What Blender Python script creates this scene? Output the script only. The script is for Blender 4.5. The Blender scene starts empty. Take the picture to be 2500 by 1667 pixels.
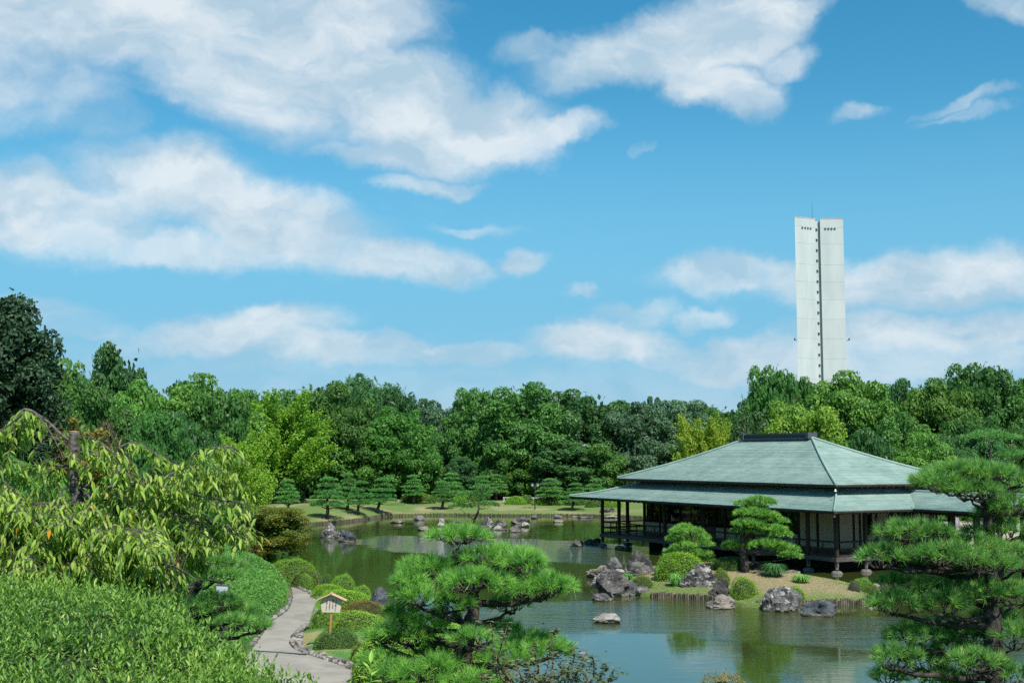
import bpy, bmesh, math, random
import numpy as np
from mathutils import Vector, Matrix, noise as mnoise

S = bpy.context.scene
C = S.collection
R = math.radians
rng = np.random.default_rng(7)
random.seed(7)

# ------------------------------------------------------------------ camera
F = 3000.0                    # focal length in pixels of the 2500 px wide photograph
PITCH = math.atan(277.0 / F)
EYE = np.array([0.0, 0.0, 6.0])
cam_d = bpy.data.cameras.new('camera')
cam = bpy.data.objects.new('camera', cam_d)
C.objects.link(cam)
cam_d.sensor_width = 36.0
cam_d.lens = 36.0 * F / 2500.0
cam_d.clip_start = 0.2
cam_d.clip_end = 9000
cam.location = EYE
cam.rotation_euler = (math.pi / 2 + PITCH, 0, 0)
S.camera = cam

# ------------------------------------------------------------------ sun, sky, exposure
SUN_EL, SUN_AZ = R(52), math.atan2(0.40, -0.92)     # azimuth from +Y towards +X: behind the camera, to its right side
sun_dir = Vector((math.sin(SUN_AZ) * math.cos(SUN_EL), math.cos(SUN_AZ) * math.cos(SUN_EL), math.sin(SUN_EL)))
sl = bpy.data.lights.new('sun', 'SUN')
sl.energy = 4.8
sl.angle = R(0.53)
sl.color = (1.0, 0.955, 0.88)
so = bpy.data.objects.new('sun', sl)
C.objects.link(so)
so.rotation_euler = sun_dir.to_track_quat('Z', 'Y').to_euler()
so.location = (20, -40, 60)
S.view_settings.view_transform = 'Standard'
S.view_settings.look = 'None'
S.view_settings.exposure = 0.45
S.view_settings.gamma = 1.0
S.view_settings.use_curve_mapping = False
S.cycles.max_bounces = 8
S.cycles.diffuse_bounces = 5
S.cycles.glossy_bounces = 3
S.cycles.transmission_bounces = 4
S.cycles.transparent_max_bounces = 6
S.cycles.use_denoising = False


def ray(u, v):
    """World direction through pixel (u, v) of the photograph, scaled so that y = 1."""
    x = (u - 1250.0) / F
    t = (833.5 - v) / F
    d = np.array([x, math.cos(PITCH) - t * math.sin(PITCH), math.sin(PITCH) + t * math.cos(PITCH)])
    return d / d[1]


def P(u, v, d):
    return EYE + ray(u, v) * d


def G(u, v, z=0.0):
    r = ray(u, v)
    return EYE + r * ((z - EYE[2]) / r[2])


def pxm(d):
    return d / F / math.cos(PITCH)


# ------------------------------------------------------------------ world: sky with clouds
W = bpy.data.worlds.new('World')
S.world = W
W.use_nodes = True
wn, wl = W.node_tree.nodes, W.node_tree.links
wn.clear()


def N(tree, kind, **kw):
    n = tree.nodes.new(kind)
    for k, val in kw.items():
        setattr(n, k, val)
    return n


def wmath(op, a, b=None, c=None, clamp=False):
    n = wn.new('ShaderNodeMath')
    n.operation = op
    n.use_clamp = clamp
    for i, val in enumerate((a, b, c)):
        if val is None:
            continue
        if hasattr(val, 'links'):
            wl.new(val, n.inputs[i])
        else:
            n.inputs[i].default_value = val
    return n.outputs[0]


def wmap(val, a, b, c=0.0, d=1.0, smooth=True):
    n = wn.new('ShaderNodeMapRange')
    n.interpolation_type = 'SMOOTHSTEP' if smooth else 'LINEAR'
    wl.new(val, n.inputs[0])
    for i, q in enumerate((a, b, c, d)):
        n.inputs[1 + i].default_value = q
    return n.outputs[0]


def wnoise(vec, scale, detail, rough, dist=0.0, off=(0, 0, 0), sc=(1, 1, 1)):
    mp = wn.new('ShaderNodeMapping')
    wl.new(vec, mp.inputs[0])
    mp.inputs[1].default_value = off
    mp.inputs[3].default_value = sc
    n = wn.new('ShaderNodeTexNoise')
    wl.new(mp.outputs[0], n.inputs['Vector'])
    n.inputs['Scale'].default_value = scale
    n.inputs['Detail'].default_value = detail
    n.inputs['Roughness'].default_value = rough
    n.inputs['Distortion'].default_value = dist
    return n.outputs['Fac']


def wmixc(fac, a, b):
    n = wn.new('ShaderNodeMix')
    n.data_type = 'RGBA'
    for i, val in ((0, fac), (6, a), (7, b)):
        if hasattr(val, 'links'):
            wl.new(val, n.inputs[i])
        else:
            n.inputs[i].default_value = val if i == 0 else (*val, 1)
    return n.outputs[2]


sky = wn.new('ShaderNodeTexSky')
sky.sky_type = 'NISHITA'
sky.sun_disc = False
sky.sun_elevation = SUN_EL
sky.sun_rotation = SUN_AZ
sky.altitude = 0
sky.air_density = 1.0
sky.dust_density = 0.35
sky.ozone_density = 3.2
hs = wn.new('ShaderNodeHueSaturation')
hs.inputs['Hue'].default_value = 0.478
hs.inputs['Saturation'].default_value = 1.36
hs.inputs['Value'].default_value = 1.0
wl.new(sky.outputs[0], hs.inputs['Color'])
tc = wn.new('ShaderNodeTexCoord')
sep = wn.new('ShaderNodeSeparateXYZ')
wl.new(tc.outputs['Generated'], sep.inputs[0])
az = wmath('ARCTAN2', sep.outputs[0], sep.outputs[1])
el = wmath('ARCSINE', sep.outputs[2])
comb = wn.new('ShaderNodeCombineXYZ')
wl.new(az, comb.inputs[0])
wl.new(el, comb.inputs[1])
AE = comb.outputs[0]
# domain warp gives the clouds their torn edges
wx = wmath('SUBTRACT', wnoise(AE, 9.0, 5, 0.62, 0, (3.1, 0, 0)), 0.5)
wy = wmath('SUBTRACT', wnoise(AE, 9.0, 5, 0.62, 0, (0, 7.7, 2)), 0.5)
warp = wn.new('ShaderNodeCombineXYZ')
wl.new(wmath('MULTIPLY_ADD', wx, 0.10, az), warp.inputs[0])
wl.new(wmath('MULTIPLY_ADD', wy, 0.06, el), warp.inputs[1])
WV = warp.outputs[0]
# cloud banks: pixel centre, pixel radii, tilt (radians), weight
BANKS = [
    (250, 20, 620, 170, 0.02, 1.0), (60, 170, 330, 150, 0.1, 0.8), (760, 60, 330, 110, -0.1, 0.95), (480, 120, 400, 90, 0, .9),
    (270, 300, 120, 70, -0.3, 0.62), (60, 270, 180, 60, 0, .55),
    (650, 235, 320, 125, 0.1, 1.0), (930, 250, 340, 150, 0.18, 1.05), (1180, 300, 250, 110, 0.2, 1.0), (1350, 325, 190, 45, -0.05, .95),
    (1000, 370, 330, 55, 0.05, .9), (1060, 440, 180, 28, -0.02, .7),
    (120, 520, 300, 120, 0.1, .95), (420, 450, 270, 110, 0.12, 1.0), (650, 540, 330, 110, 0.2, 1.0), (950, 630, 300, 55, 0.1, .95),
    (380, 600, 420, 50, 0.04, .8), (1275, 640, 70, 38, -0.1, .85),
    (1560, 130, 300, 95, -0.22, 1.0), (1800, 70, 240, 100, -0.18, 1.05), (1330, 140, 150, 50, 0.1, .72), (1740, 200, 160, 70, 0.35, .95), (1980, 20, 130, 40, -0.3, .75), (1900, 160, 110, 50, -.2, .7),
    (2460, 0, 170, 50, 0.25, .75),
    (2090, 272, 80, 26, -0.15, .60), (2340, 258, 110, 22, -0.12, .54), (2350, 286, 110, 18, -.05, .5), (1608, 355, 40, 22, -0.6, .5), (1160, 560, 150, 20, 0.06, .52), (1445, 722, 62, 28, 0.2, .58),
    (2300, 690, 480, 82, -0.02, .95), (1850, 685, 260, 55, 0.03, .82), (1700, 660, 90, 22, 0, .55),
    (2280, 815, 400, 66, 0.0, .98), (1560, 780, 140, 40, -.15, .6), (1720, 785, 100, 34, -.2, .66),
    (560, 815, 330, 62, -0.12, .92), (90, 760, 220, 60, 0, .72), (230, 800, 160, 40, 0, .62), (850, 855, 330, 55, 0, .84), (1100, 850, 280, 45, 0.05, .84),
    (1480, 850, 270, 62, 0.05, .98), (1780, 875, 330, 60, 0.0, .92), (2200, 885, 500, 60, 0, .8), (420, 890, 420, 50, 0, .55), (1250, 915, 700, 40, 0, .55),
]
cov = None
for (u, v, ru, rv, tilt, wt) in BANKS:
    dd = ray(u, v)
    dd = dd / np.linalg.norm(dd)
    a0, e0 = math.atan2(dd[0], dd[1]), math.asin(dd[2])
    mp = wn.new('ShaderNodeMapping')
    mp.vector_type = 'TEXTURE'
    wl.new(WV, mp.inputs[0])
    mp.inputs[1].default_value = (a0, e0, 0)
    mp.inputs[2].default_value = (0, 0, -tilt)
    mp.inputs[3].default_value = (ru / F, rv / F, 1)
    ln = wn.new('ShaderNodeVectorMath')
    ln.operation = 'LENGTH'
    wl.new(mp.outputs[0], ln.inputs[0])
    g = wmath('MULTIPLY', wmap(ln.outputs['Value'], 1.45, 0.35), wt)
    cov = g if cov is None else wmath('SMOOTH_MAX', cov, g, 0.12)
# away from the named banks the same kind of cloud goes on over the rest of the sky
far_noise = wnoise(AE, 2.6, 5, 0.55, 0.2, (4.3, 1.7, 0), (1, 1.9, 1))
away = wmath('MAXIMUM', wmap(wmath('ABSOLUTE', az), 0.47, 0.62), wmap(el, 0.40, 0.5))
cov = wmath('MAXIMUM', cov, wmath('MULTIPLY', away, wmap(far_noise, 0.46, 0.70, 0, 1)))
n1 = wnoise(WV, 7.0, 9, 0.6, 0.3, (1.7, 4.2, 0), (1, 1.7, 1))
n2 = wnoise(WV, 26.0, 8, 0.62, 0.2, (5.7, 1.2, 0), (1, 1.5, 1))
dens = wmath('MULTIPLY_ADD', wmath('SUBTRACT', n1, 0.5), 0.95, cov)
dens = wmath('MULTIPLY_ADD', wmath('SUBTRACT', n2, 0.5), 0.44, dens)
alpha = wmath('MULTIPLY', wmap(dens, 0.20, 1.08), 0.92)
# billows: lit crowns, greyer undersides
n3 = wnoise(WV, 11.0, 6, 0.55, 0.25, (2.2, 9.1, 0), (1, 2.0, 1))
n3b = wnoise(WV, 11.0, 6, 0.55, 0.25, (2.2, 9.17, 0), (1, 2.0, 1))
relief = wmath('MULTIPLY_ADD', wmath('SUBTRACT', n3, n3b), 3.4, wmath('MULTIPLY_ADD', dens, 0.28, 0.22), clamp=True)
ccol = wmixc(relief, (0.42, 0.565, 0.675), (0.715, 0.775, 0.81))
hazec = wmixc(wmap(el, -0.02, 0.16, 0.42, 0.0), ccol, (0.30, 0.475, 0.62))
alpha = wmath('MAXIMUM', alpha, wmap(el, 0.0, 0.12, 0.60, 0.0))
bg1 = wn.new('ShaderNodeBackground')
wl.new(wmixc(wmap(el, 0.08, 0.30, 0.85, 0.0), hs.outputs[0], (1.25, 3.7, 5.55)), bg1.inputs[0])
bg1.inputs[1].default_value = 0.099
bg2 = wn.new('ShaderNodeBackground')
wl.new(hazec, bg2.inputs[0])
bg2.inputs[1].default_value = 0.82
mixs = wn.new('ShaderNodeMixShader')
wl.new(alpha, mixs.inputs[0])
wl.new(bg1.outputs[0], mixs.inputs[1])
wl.new(bg2.outputs[0], mixs.inputs[2])
outw = wn.new('ShaderNodeOutputWorld')
wl.new(mixs.outputs[0], outw.inputs[0])
W.cycles.sampling_method = 'MANUAL'
W.cycles.sample_map_resolution = 512

# ------------------------------------------------------------------ helpers
def tag(o, label=None, cat=None, group=None, kind=None):
    for k, val in (('label', label), ('category', cat), ('group', group), ('kind', kind)):
        if val:
            o[k] = val
    return o


def thing(name, label, cat, loc=(0, 0, 0), rz=0.0, group=None):
    o = bpy.data.objects.new(name, None)
    o.empty_display_size = 0.1
    C.objects.link(o)
    o.location = loc
    o.rotation_euler = (0, 0, rz)
    return tag(o, label, cat, group)


def link(name, mesh, parent=None, loc=None, rz=None, scale=None):
    o = bpy.data.objects.new(name, mesh)
    C.objects.link(o)
    if parent is not None:
        o.parent = parent
    if loc is not None:
        o.location = loc
    if rz is not None:
        o.rotation_euler = (0, 0, rz)
    if scale is not None:
        o.scale = scale
    return o


def copy_tree(o, parent=None):
    c = o.copy()
    C.objects.link(c)
    if parent is not None:
        c.parent = parent
    for ch in list(o.children):
        copy_tree(ch, c)
    return c


def np_mesh(name, verts, faces, mats, tint=None, smooth=False, midx=None):
    """verts (n,3); faces (m,k) with one k for all."""
    verts = np.asarray(verts, dtype=np.float32)
    faces = np.asarray(faces, dtype=np.int32)
    m, k = faces.shape
    me = bpy.data.meshes.new(name)
    me.vertices.add(len(verts))
    me.vertices.foreach_set('co', verts.ravel())
    me.loops.add(m * k)
    me.loops.foreach_set('vertex_index', faces.ravel())
    me.polygons.add(m)
    me.polygons.foreach_set('loop_start', np.arange(m, dtype=np.int32) * k)
    if midx is not None:
        me.polygons.foreach_set('material_index', np.asarray(midx, dtype=np.int32))
    me.polygons.foreach_set('use_smooth', np.full(m, smooth))
    for mt in (mats if isinstance(mats, (list, tuple)) else [mats]):
        me.materials.append(mt)
    if tint is not None:
        a = me.attributes.new('tint', 'FLOAT', 'POINT')
        a.data.foreach_set('value', np.asarray(tint, dtype=np.float32))
    me.update(calc_edges=True)
    me.validate()
    return me


def nrm(a):
    return a / np.maximum(np.linalg.norm(a, axis=-1, keepdims=True), 1e-9)


class MB:
    """Collects boxes, tubes and polygons; build() links ONE mesh object."""

    def __init__(self):
        self.v, self.f, self.t = [], [], []

    def add(self, verts, faces, tint=0.5):
        b = len(self.v)
        self.v += [tuple(map(float, p)) for p in verts]
        self.f += [tuple(b + i for i in f) for f in faces]
        self.t += [tint] * len(verts)
        return self

    def box(self, c, s, rz=0.0, tint=0.5, M=None):
        x, y, z = s[0] / 2, s[1] / 2, s[2] / 2
        vs = [(-x, -y, -z), (x, -y, -z), (x, y, -z), (-x, y, -z), (-x, -y, z), (x, -y, z), (x, y, z), (-x, y, z)]
        if M is None:
            M = Matrix.Rotation(rz, 3, 'Z')
        vs = [tuple(M @ Vector(p) + Vector(c)) for p in vs]
        return self.add(vs, [(0, 3, 2, 1), (4, 5, 6, 7), (0, 1, 5, 4), (1, 2, 6, 5), (2, 3, 7, 6), (3, 0, 4, 7)], tint)

    def beam(self, a, b, w, h, tint=0.5):
        """Box from a to b, w wide (horizontal), h tall."""
        a, b = Vector(a), Vector(b)
        d = (b - a)
        L = d.length
        x = d.normalized()
        up = Vector((0, 0, 1))
        if abs(x.z) > 0.99:
            up = Vector((0, 1, 0))
        y = up.cross(x).normalized()
        z = x.cross(y)
        M = Matrix((x, y, z)).transposed()
        return self.box((a + b) / 2, (L, w, h), M=M, tint=tint)

    def tube(self, pts, rad, n=6, tint=0.5, cap=True):
        pts = [Vector(p) for p in pts]
        if not hasattr(rad, '__len__'):
            rad = [rad] * len(pts)
        vs, fs = [], []
        prev = None
        for i, p in enumerate(pts):
            d = (pts[min(i + 1, len(pts) - 1)] - pts[max(i - 1, 0)])
            d = d.normalized() if d.length > 1e-9 else Vector((0, 0, 1))
            if prev is None:
                a = d.orthogonal().normalized()
            else:
                a = (prev - d * prev.dot(d))
                a = a.normalized() if a.length > 1e-6 else d.orthogonal().normalized()
            prev = a
            b = d.cross(a)
            for k in range(n):
                t = 2 * math.pi * k / n
                vs.append(p + (a * math.cos(t) + b * math.sin(t)) * rad[i])
        for i in range(len(pts) - 1):
            for k in range(n):
                k2 = (k + 1) % n
                fs.append((i * n + k, i * n + k2, (i + 1) * n + k2, (i + 1) * n + k))
        if cap:
            fs.append(tuple(range(n - 1, -1, -1)))
            fs.append(tuple((len(pts) - 1) * n + k for k in range(n)))
        return self.add(vs, fs, tint)

    def lathe(self, prof, c=(0, 0, 0), n=16, tint=0.5):
        vs, fs = [], []
        for r, z in prof:
            for k in range(n):
                t = 2 * math.pi * k / n
                vs.append((c[0] + r * math.cos(t), c[1] + r * math.sin(t), c[2] + z))
        for i in range(len(prof) - 1):
            for k in range(n):
                k2 = (k + 1) % n
                fs.append((i * n + k, i * n + k2, (i + 1) * n + k2, (i + 1) * n + k))
        fs.append(tuple(range(n - 1, -1, -1)))
        fs.append(tuple((len(prof) - 1) * n + k for k in range(n)))
        return self.add(vs, fs, tint)

    def mesh(self, name, mat, smooth=False):
        me = bpy.data.meshes.new(name)
        me.from_pydata(self.v, [], self.f)
        me.materials.append(mat)
        a = me.attributes.new('tint', 'FLOAT', 'POINT')
        a.data.foreach_set('value', np.asarray(self.t, dtype=np.float32))
        if smooth:
            me.polygons.foreach_set('use_smooth', [True] * len(me.polygons))
        me.update()
        return me

    def build(self, name, mat, parent=None, smooth=False, **kw):
        return link(name, self.mesh(name, mat, smooth), parent, **kw)


# ------------------------------------------------------------------ materials
class NT:
    def __init__(self, name):
        self.m = bpy.data.materials.new(name)
        self.m.use_nodes = True
        self.t = self.m.node_tree
        self.n, self.l = self.t.nodes, self.t.links
        self.n.clear()
        self.out = self.n.new('ShaderNodeOutputMaterial')
        self.geo = None
        self.tc = None

    def set(self, sock, val):
        if hasattr(val, 'links'):
            self.l.new(val, sock)
        elif hasattr(val, '__len__') and len(val) == 3 and sock.type == 'RGBA':
            sock.default_value = (*val, 1)
        else:
            sock.default_value = val

    def math(self, op, a, b=0.0, clamp=False):
        q = self.n.new('ShaderNodeMath')
        q.operation = op
        q.use_clamp = clamp
        self.set(q.inputs[0], a)
        self.set(q.inputs[1], b)
        return q.outputs[0]

    def mix(self, fac, a, b, blend='MIX'):
        q = self.n.new('ShaderNodeMix')
        q.data_type = 'RGBA'
        q.blend_type = blend
        self.set(q.inputs[0], fac)
        self.set(q.inputs[6], a)
        self.set(q.inputs[7], b)
        return q.outputs[2]

    def ramp(self, val, a, b, c=0.0, d=1.0):
        q = self.n.new('ShaderNodeMapRange')
        q.interpolation_type = 'SMOOTHSTEP'
        self.set(q.inputs[0], val)
        for i, x in enumerate((a, b, c, d)):
            q.inputs[1 + i].default_value = x
        return q.outputs[0]

    def attr(self, name='tint'):
        q = self.n.new('ShaderNodeAttribute')
        q.attribute_name = name
        return q.outputs['Fac']

    def rnd(self):
        return self.n.new('ShaderNodeObjectInfo').outputs['Random']

    def pos(self):
        if self.geo is None:
            self.geo = self.n.new('ShaderNodeNewGeometry')
        return self.geo.outputs['Position']

    def obj(self):
        if self.tc is None:
            self.tc = self.n.new('ShaderNodeTexCoord')
        return self.tc.outputs['Object']

    def xyz(self, vec):
        q = self.n.new('ShaderNodeSeparateXYZ')
        self.l.new(vec, q.inputs[0])
        return q.outputs

    def noise(self, vec, scale, detail=4, rough=0.55, dist=0.0, sc=(1, 1, 1), off=(0, 0, 0)):
        mp = self.n.new('ShaderNodeMapping')
        self.l.new(vec, mp.inputs[0])
        mp.inputs[1].default_value = off
        mp.inputs[3].default_value = sc
        q = self.n.new('ShaderNodeTexNoise')
        self.l.new(mp.outputs[0], q.inputs['Vector'])
        q.inputs['Scale'].default_value = scale
        q.inputs['Detail'].default_value = detail
        q.inputs['Roughness'].default_value = rough
        q.inputs['Distortion'].default_value = dist
        return q.outputs['Fac']

    def bump(self, h, strength=0.3, dist=0.05, prev=None):
        q = self.n.new('ShaderNodeBump')
        self.set(q.inputs['Strength'], strength)
        q.inputs['Distance'].default_value = dist
        self.l.new(h, q.inputs['Height'])
        if prev is not None:
            self.l.new(prev, q.inputs['Normal'])
        return q.outputs[0]

    def bsdf(self, col, rough=0.6, spec=0.4, normal=None, metal=0.0):
        q = self.n.new('ShaderNodeBsdfPrincipled')
        self.set(q.inputs['Base Color'], col)
        self.set(q.inputs['Roughness'], rough)
        self.set(q.inputs['Specular IOR Level'], spec)
        q.inputs['Metallic'].default_value = metal
        if normal is not None:
            self.l.new(normal, q.inputs['Normal'])
        return q

    def done(self, sh):
        self.l.new(sh, self.out.inputs[0])
        return self.m


LEAF_GAIN = 1.65


def leaf_mat(name, c1, c2, c3=None, trans=0.42, rough=0.45, spec=0.3, var=0.2, huevar=0.012):
    """Leaves: tint runs leaf by leaf from c1 to c2 (to c3 in the last few), and each plant differs a little."""
    t = NT(name)
    a = t.attr()
    col = t.mix(t.ramp(a, 0.0, 0.9), c1, c2)
    if c3 is not None:
        col = t.mix(t.ramp(a, 0.93, 0.96), col, c3)
    h = t.n.new('ShaderNodeHueSaturation')
    r = t.rnd()
    t.set(h.inputs['Hue'], t.math('ADD', t.math('MULTIPLY', r, 2 * huevar), 0.5 - huevar))
    t.set(h.inputs['Value'], t.math('ADD', t.math('MULTIPLY', t.math('FRACT', t.math('MULTIPLY', r, 7.13)), 2 * var), 1 - var))
    t.set(h.inputs['Color'], col)
    col = h.outputs[0]
    col = t.mix(1.0, col, (LEAF_GAIN,) * 3, 'MULTIPLY')
    b = t.bsdf(col, rough, spec)
    tr = t.n.new('ShaderNodeBsdfTranslucent')
    t.set(tr.inputs['Color'], t.mix(0.5, col, t.mix(1.0, col, (1.5, 1.5, 0.55), 'MULTIPLY')))
    ms = t.n.new('ShaderNodeMixShader')
    ms.inputs[0].default_value = trans
    t.l.new(b.outputs[0], ms.inputs[1])
    t.l.new(tr.outputs[0], ms.inputs[2])
    return t.done(ms.outputs[0])


def simple_mat(name, c1, c2, scale=4.0, rough=0.7, bump=0.25, bd=0.02, spec=0.3, sc=(1, 1, 1), tint=0.0, world=False):
    t = NT(name)
    vec = t.pos() if world else t.obj()
    f = t.noise(vec, scale, 6, 0.6, 0.1, sc)
    col = t.mix(t.ramp(f, 0.32, 0.68), c1, c2)
    if tint:
        col = t.mix(1.0, col, t.mix(t.attr(), (1 - tint,) * 3, (1 + tint,) * 3), 'MULTIPLY')
    f2 = t.noise(vec, scale * 4.3, 5, 0.6, 0, sc)
    return t.done(t.bsdf(col, rough, spec, t.bump(f2, bump, bd)).outputs[0])


M = {}
# foliage
M['leaf_mid'] = leaf_mat('leaf_mid', (0.035, 0.098, 0.023), (0.075, 0.175, 0.038))
M['leaf_bright'] = leaf_mat('leaf_bright', (0.05, 0.135, 0.025), (0.11, 0.235, 0.042))
M['leaf_dark'] = leaf_mat('leaf_dark', (0.027, 0.08, 0.025), (0.056, 0.138, 0.038), rough=0.42, spec=0.35)
M['leaf_blue'] = leaf_mat('leaf_blue', (0.036, 0.10, 0.034), (0.07, 0.16, 0.05))
M['leaf_grey'] = leaf_mat('leaf_grey', (0.05, 0.105, 0.06), (0.09, 0.165, 0.085))
M['leaf_holly'] = leaf_mat('leaf_holly', (0.014, 0.036, 0.016), (0.036, 0.07, 0.032), rough=0.5, spec=0.22, trans=0.25)
M['leaf_yellow'] = leaf_mat('leaf_yellow', (0.075, 0.19, 0.022), (0.165, 0.30, 0.03), trans=0.45)
M['leaf_lime'] = leaf_mat('leaf_lime', (0.08, 0.155, 0.022), (0.185, 0.265, 0.034), trans=0.45)
M['leaf_gold'] = leaf_mat('leaf_gold', (0.085, 0.165, 0.02), (0.185, 0.26, 0.026), trans=0.45)
M['leaf_maple'] = leaf_mat('leaf_maple', (0.06, 0.10, 0.018), (0.18, 0.17, 0.025), (0.26, 0.12, 0.02), trans=0.4)
M['leaf_orange'] = leaf_mat('leaf_orange', (0.08, 0.11, 0.02), (0.19, 0.125, 0.025), trans=0.4)
M['leaf_brown'] = leaf_mat('leaf_brown', (0.05, 0.055, 0.03), (0.12, 0.095, 0.06))
M['azalea'] = leaf_mat('azalea', (0.07, 0.16, 0.018), (0.18, 0.32, 0.034), (0.18, 0.17, 0.03), trans=0.3, var=0.12)
M['azalea_lime'] = leaf_mat('azalea_lime', (0.085, 0.21, 0.018), (0.18, 0.34, 0.028), trans=0.35, var=0.1)
M['azalea_olive'] = leaf_mat('azalea_olive', (0.06, 0.115, 0.02), (0.16, 0.20, 0.035), (0.2, 0.11, 0.04), trans=0.3, var=0.12)
M['azalea_dark'] = leaf_mat('azalea_dark', (0.03, 0.09, 0.015), (0.09, 0.18, 0.026), trans=0.25, var=0.1)
M['azalea_rust'] = leaf_mat('azalea_rust', (0.08, 0.11, 0.02), (0.22, 0.13, 0.03), (0.26, 0.09, 0.03), trans=0.3, var=0.1)
M['azalea_grey'] = leaf_mat('azalea_grey', (0.07, 0.07, 0.055), (0.13, 0.12, 0.095), trans=0.15, var=0.1)
M['needle'] = leaf_mat('needle', (0.045, 0.15, 0.03), (0.165, 0.34, 0.06), (0.30, 0.34, 0.08), trans=0.3, rough=0.4, var=0.08)
M['needle_dark'] = leaf_mat('needle_dark', (0.04, 0.13, 0.032), (0.14, 0.29, 0.06), (0.26, 0.29, 0.08), trans=0.25, rough=0.4, var=0.08)
M['needle_far'] = leaf_mat('needle_far', (0.045, 0.14, 0.042), (0.115, 0.27, 0.06), trans=0.25, var=0.14)
M['cherry_leaf'] = leaf_mat('cherry_leaf', (0.055, 0.145, 0.02), (0.235, 0.345, 0.058), (0.40, 0.22, 0.02), trans=0.46, rough=0.42, spec=0.3, var=0.12)
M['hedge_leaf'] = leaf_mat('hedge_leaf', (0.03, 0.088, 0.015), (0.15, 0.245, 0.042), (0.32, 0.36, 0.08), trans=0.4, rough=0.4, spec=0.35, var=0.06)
M['sasa'] = leaf_mat('sasa', (0.05, 0.155, 0.03), (0.12, 0.265, 0.058), trans=0.4, rough=0.5, var=0.0)
M['shrub_leaf'] = leaf_mat('shrub_leaf', (0.045, 0.075, 0.03), (0.12, 0.13, 0.07), (0.25, 0.17, 0.13), trans=0.3, var=0.1)
M['strap'] = leaf_mat('strap', (0.04, 0.15, 0.025), (0.13, 0.30, 0.06), trans=0.3, var=0.1)
M['strap_dark'] = leaf_mat('strap_dark', (0.025, 0.09, 0.03), (0.07, 0.17, 0.05), trans=0.3, var=0.1)
M['twigs'] = simple_mat('twigs', (0.012, 0.022, 0.008), (0.03, 0.04, 0.014), 9, 0.9, 0.4)
M['bark'] = simple_mat('bark', (0.035, 0.028, 0.022), (0.10, 0.085, 0.07), 5, 0.9, 0.6, 0.04, sc=(1, 1, .3))
M['pine_bark'] = simple_mat('pine_bark', (0.02, 0.017, 0.015), (0.085, 0.07, 0.06), 16, 0.9, 0.8, 0.02, sc=(1, 1, .5))
M['cherry_bark'] = simple_mat('cherry_bark', (0.03, 0.025, 0.023), (0.16, 0.145, 0.13), 22, 0.75, 0.7, 0.012, sc=(1, 1, 1.8))
M['cut_wood'] = simple_mat('cut_wood', (0.42, 0.2, 0.12), (0.5, 0.3, 0.18), 30, 0.8, 0.2)
# built things
M['timber'] = simple_mat('timber', (0.022, 0.016, 0.013), (0.05, 0.036, 0.028), 7, 0.6, 0.25, 0.01, sc=(1, 1, .15), tint=0.25)
M['deck_wood'] = simple_mat('deck_wood', (0.06, 0.055, 0.05), (0.10, 0.09, 0.08), 6, 0.55, 0.2, 0.01, tint=0.2)
M['plaster'] = simple_mat('plaster', (0.46, 0.39, 0.27), (0.53, 0.455, 0.325), 3, 0.9, 0.1, 0.01)
M['base_board'] = simple_mat('base_board', (0.11, 0.055, 0.038), (0.16, 0.09, 0.06), 5, 0.6, 0.2, 0.01)
M['footing'] = simple_mat('footing', (0.09, 0.085, 0.08), (0.16, 0.15, 0.138), 8, 0.85, 0.4, 0.02)
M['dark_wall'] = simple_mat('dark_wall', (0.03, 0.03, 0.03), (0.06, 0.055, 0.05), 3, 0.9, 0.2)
M['paper'] = simple_mat('paper', (0.62, 0.62, 0.58), (0.7, 0.7, 0.66), 8, 0.9, 0.05)
M['ridge_metal'] = simple_mat('ridge_metal', (0.045, 0.055, 0.065), (0.085, 0.10, 0.11), 6, 0.45, 0.15, 0.01, sc=(1, 6, 6))
M['white_metal'] = simple_mat('white_metal', (0.62, 0.62, 0.6), (0.7, 0.7, 0.68), 9, 0.4, 0.05)
M['dark_metal'] = simple_mat('dark_metal', (0.03, 0.033, 0.035), (0.05, 0.052, 0.055), 9, 0.4, 0.05)
M['concrete'] = simple_mat('concrete', (0.40, 0.445, 0.445), (0.465, 0.505, 0.505), 0.35, 0.85, 0.1, 0.02, sc=(1, 1, .25), tint=0.03)
M['panel_face'] = simple_mat('panel_face', (0.26, 0.31, 0.33), (0.30, 0.35, 0.37), 9, 0.4, 0.05)
M['concrete_grey'] = simple_mat('concrete_grey', (0.30, 0.31, 0.31), (0.4, 0.41, 0.41), 2, 0.85, 0.2, 0.02)
M['sign_board'] = simple_mat('sign_board', (0.44, 0.40, 0.32), (0.49, 0.445, 0.365), 5, 0.7, 0.1, 0.003, sc=(1, 1, .1))
M['sign_wood'] = simple_mat('sign_wood', (0.30, 0.135, 0.05), (0.40, 0.20, 0.085), 8, 0.6, 0.15, 0.005, sc=(1, 1, .15))
M['sign_roof'] = simple_mat('sign_roof', (0.46, 0.31, 0.18), (0.56, 0.40, 0.25), 8, 0.6, 0.15, 0.005, sc=(.15, 1, 1))
M['ink'] = simple_mat('ink', (0.02, 0.02, 0.02), (0.03, 0.03, 0.03), 9, 0.8, 0.0)
M['stake'] = simple_mat('stake', (0.055, 0.046, 0.036), (0.14, 0.116, 0.088), 14, 0.9, 0.5, 0.01, sc=(1, 1, .3), tint=0.35, world=True)
M['bin_wood'] = simple_mat('bin_wood', (0.17, 0.165, 0.16), (0.28, 0.27, 0.26), 9, 0.8, 0.3, 0.01, sc=(1, 1, .2), tint=.2)
M['paving'] = simple_mat('paving', (0.42, 0.36, 0.29), (0.52, 0.46, 0.38), 1.2, 0.9, 0.2, 0.01)


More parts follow.
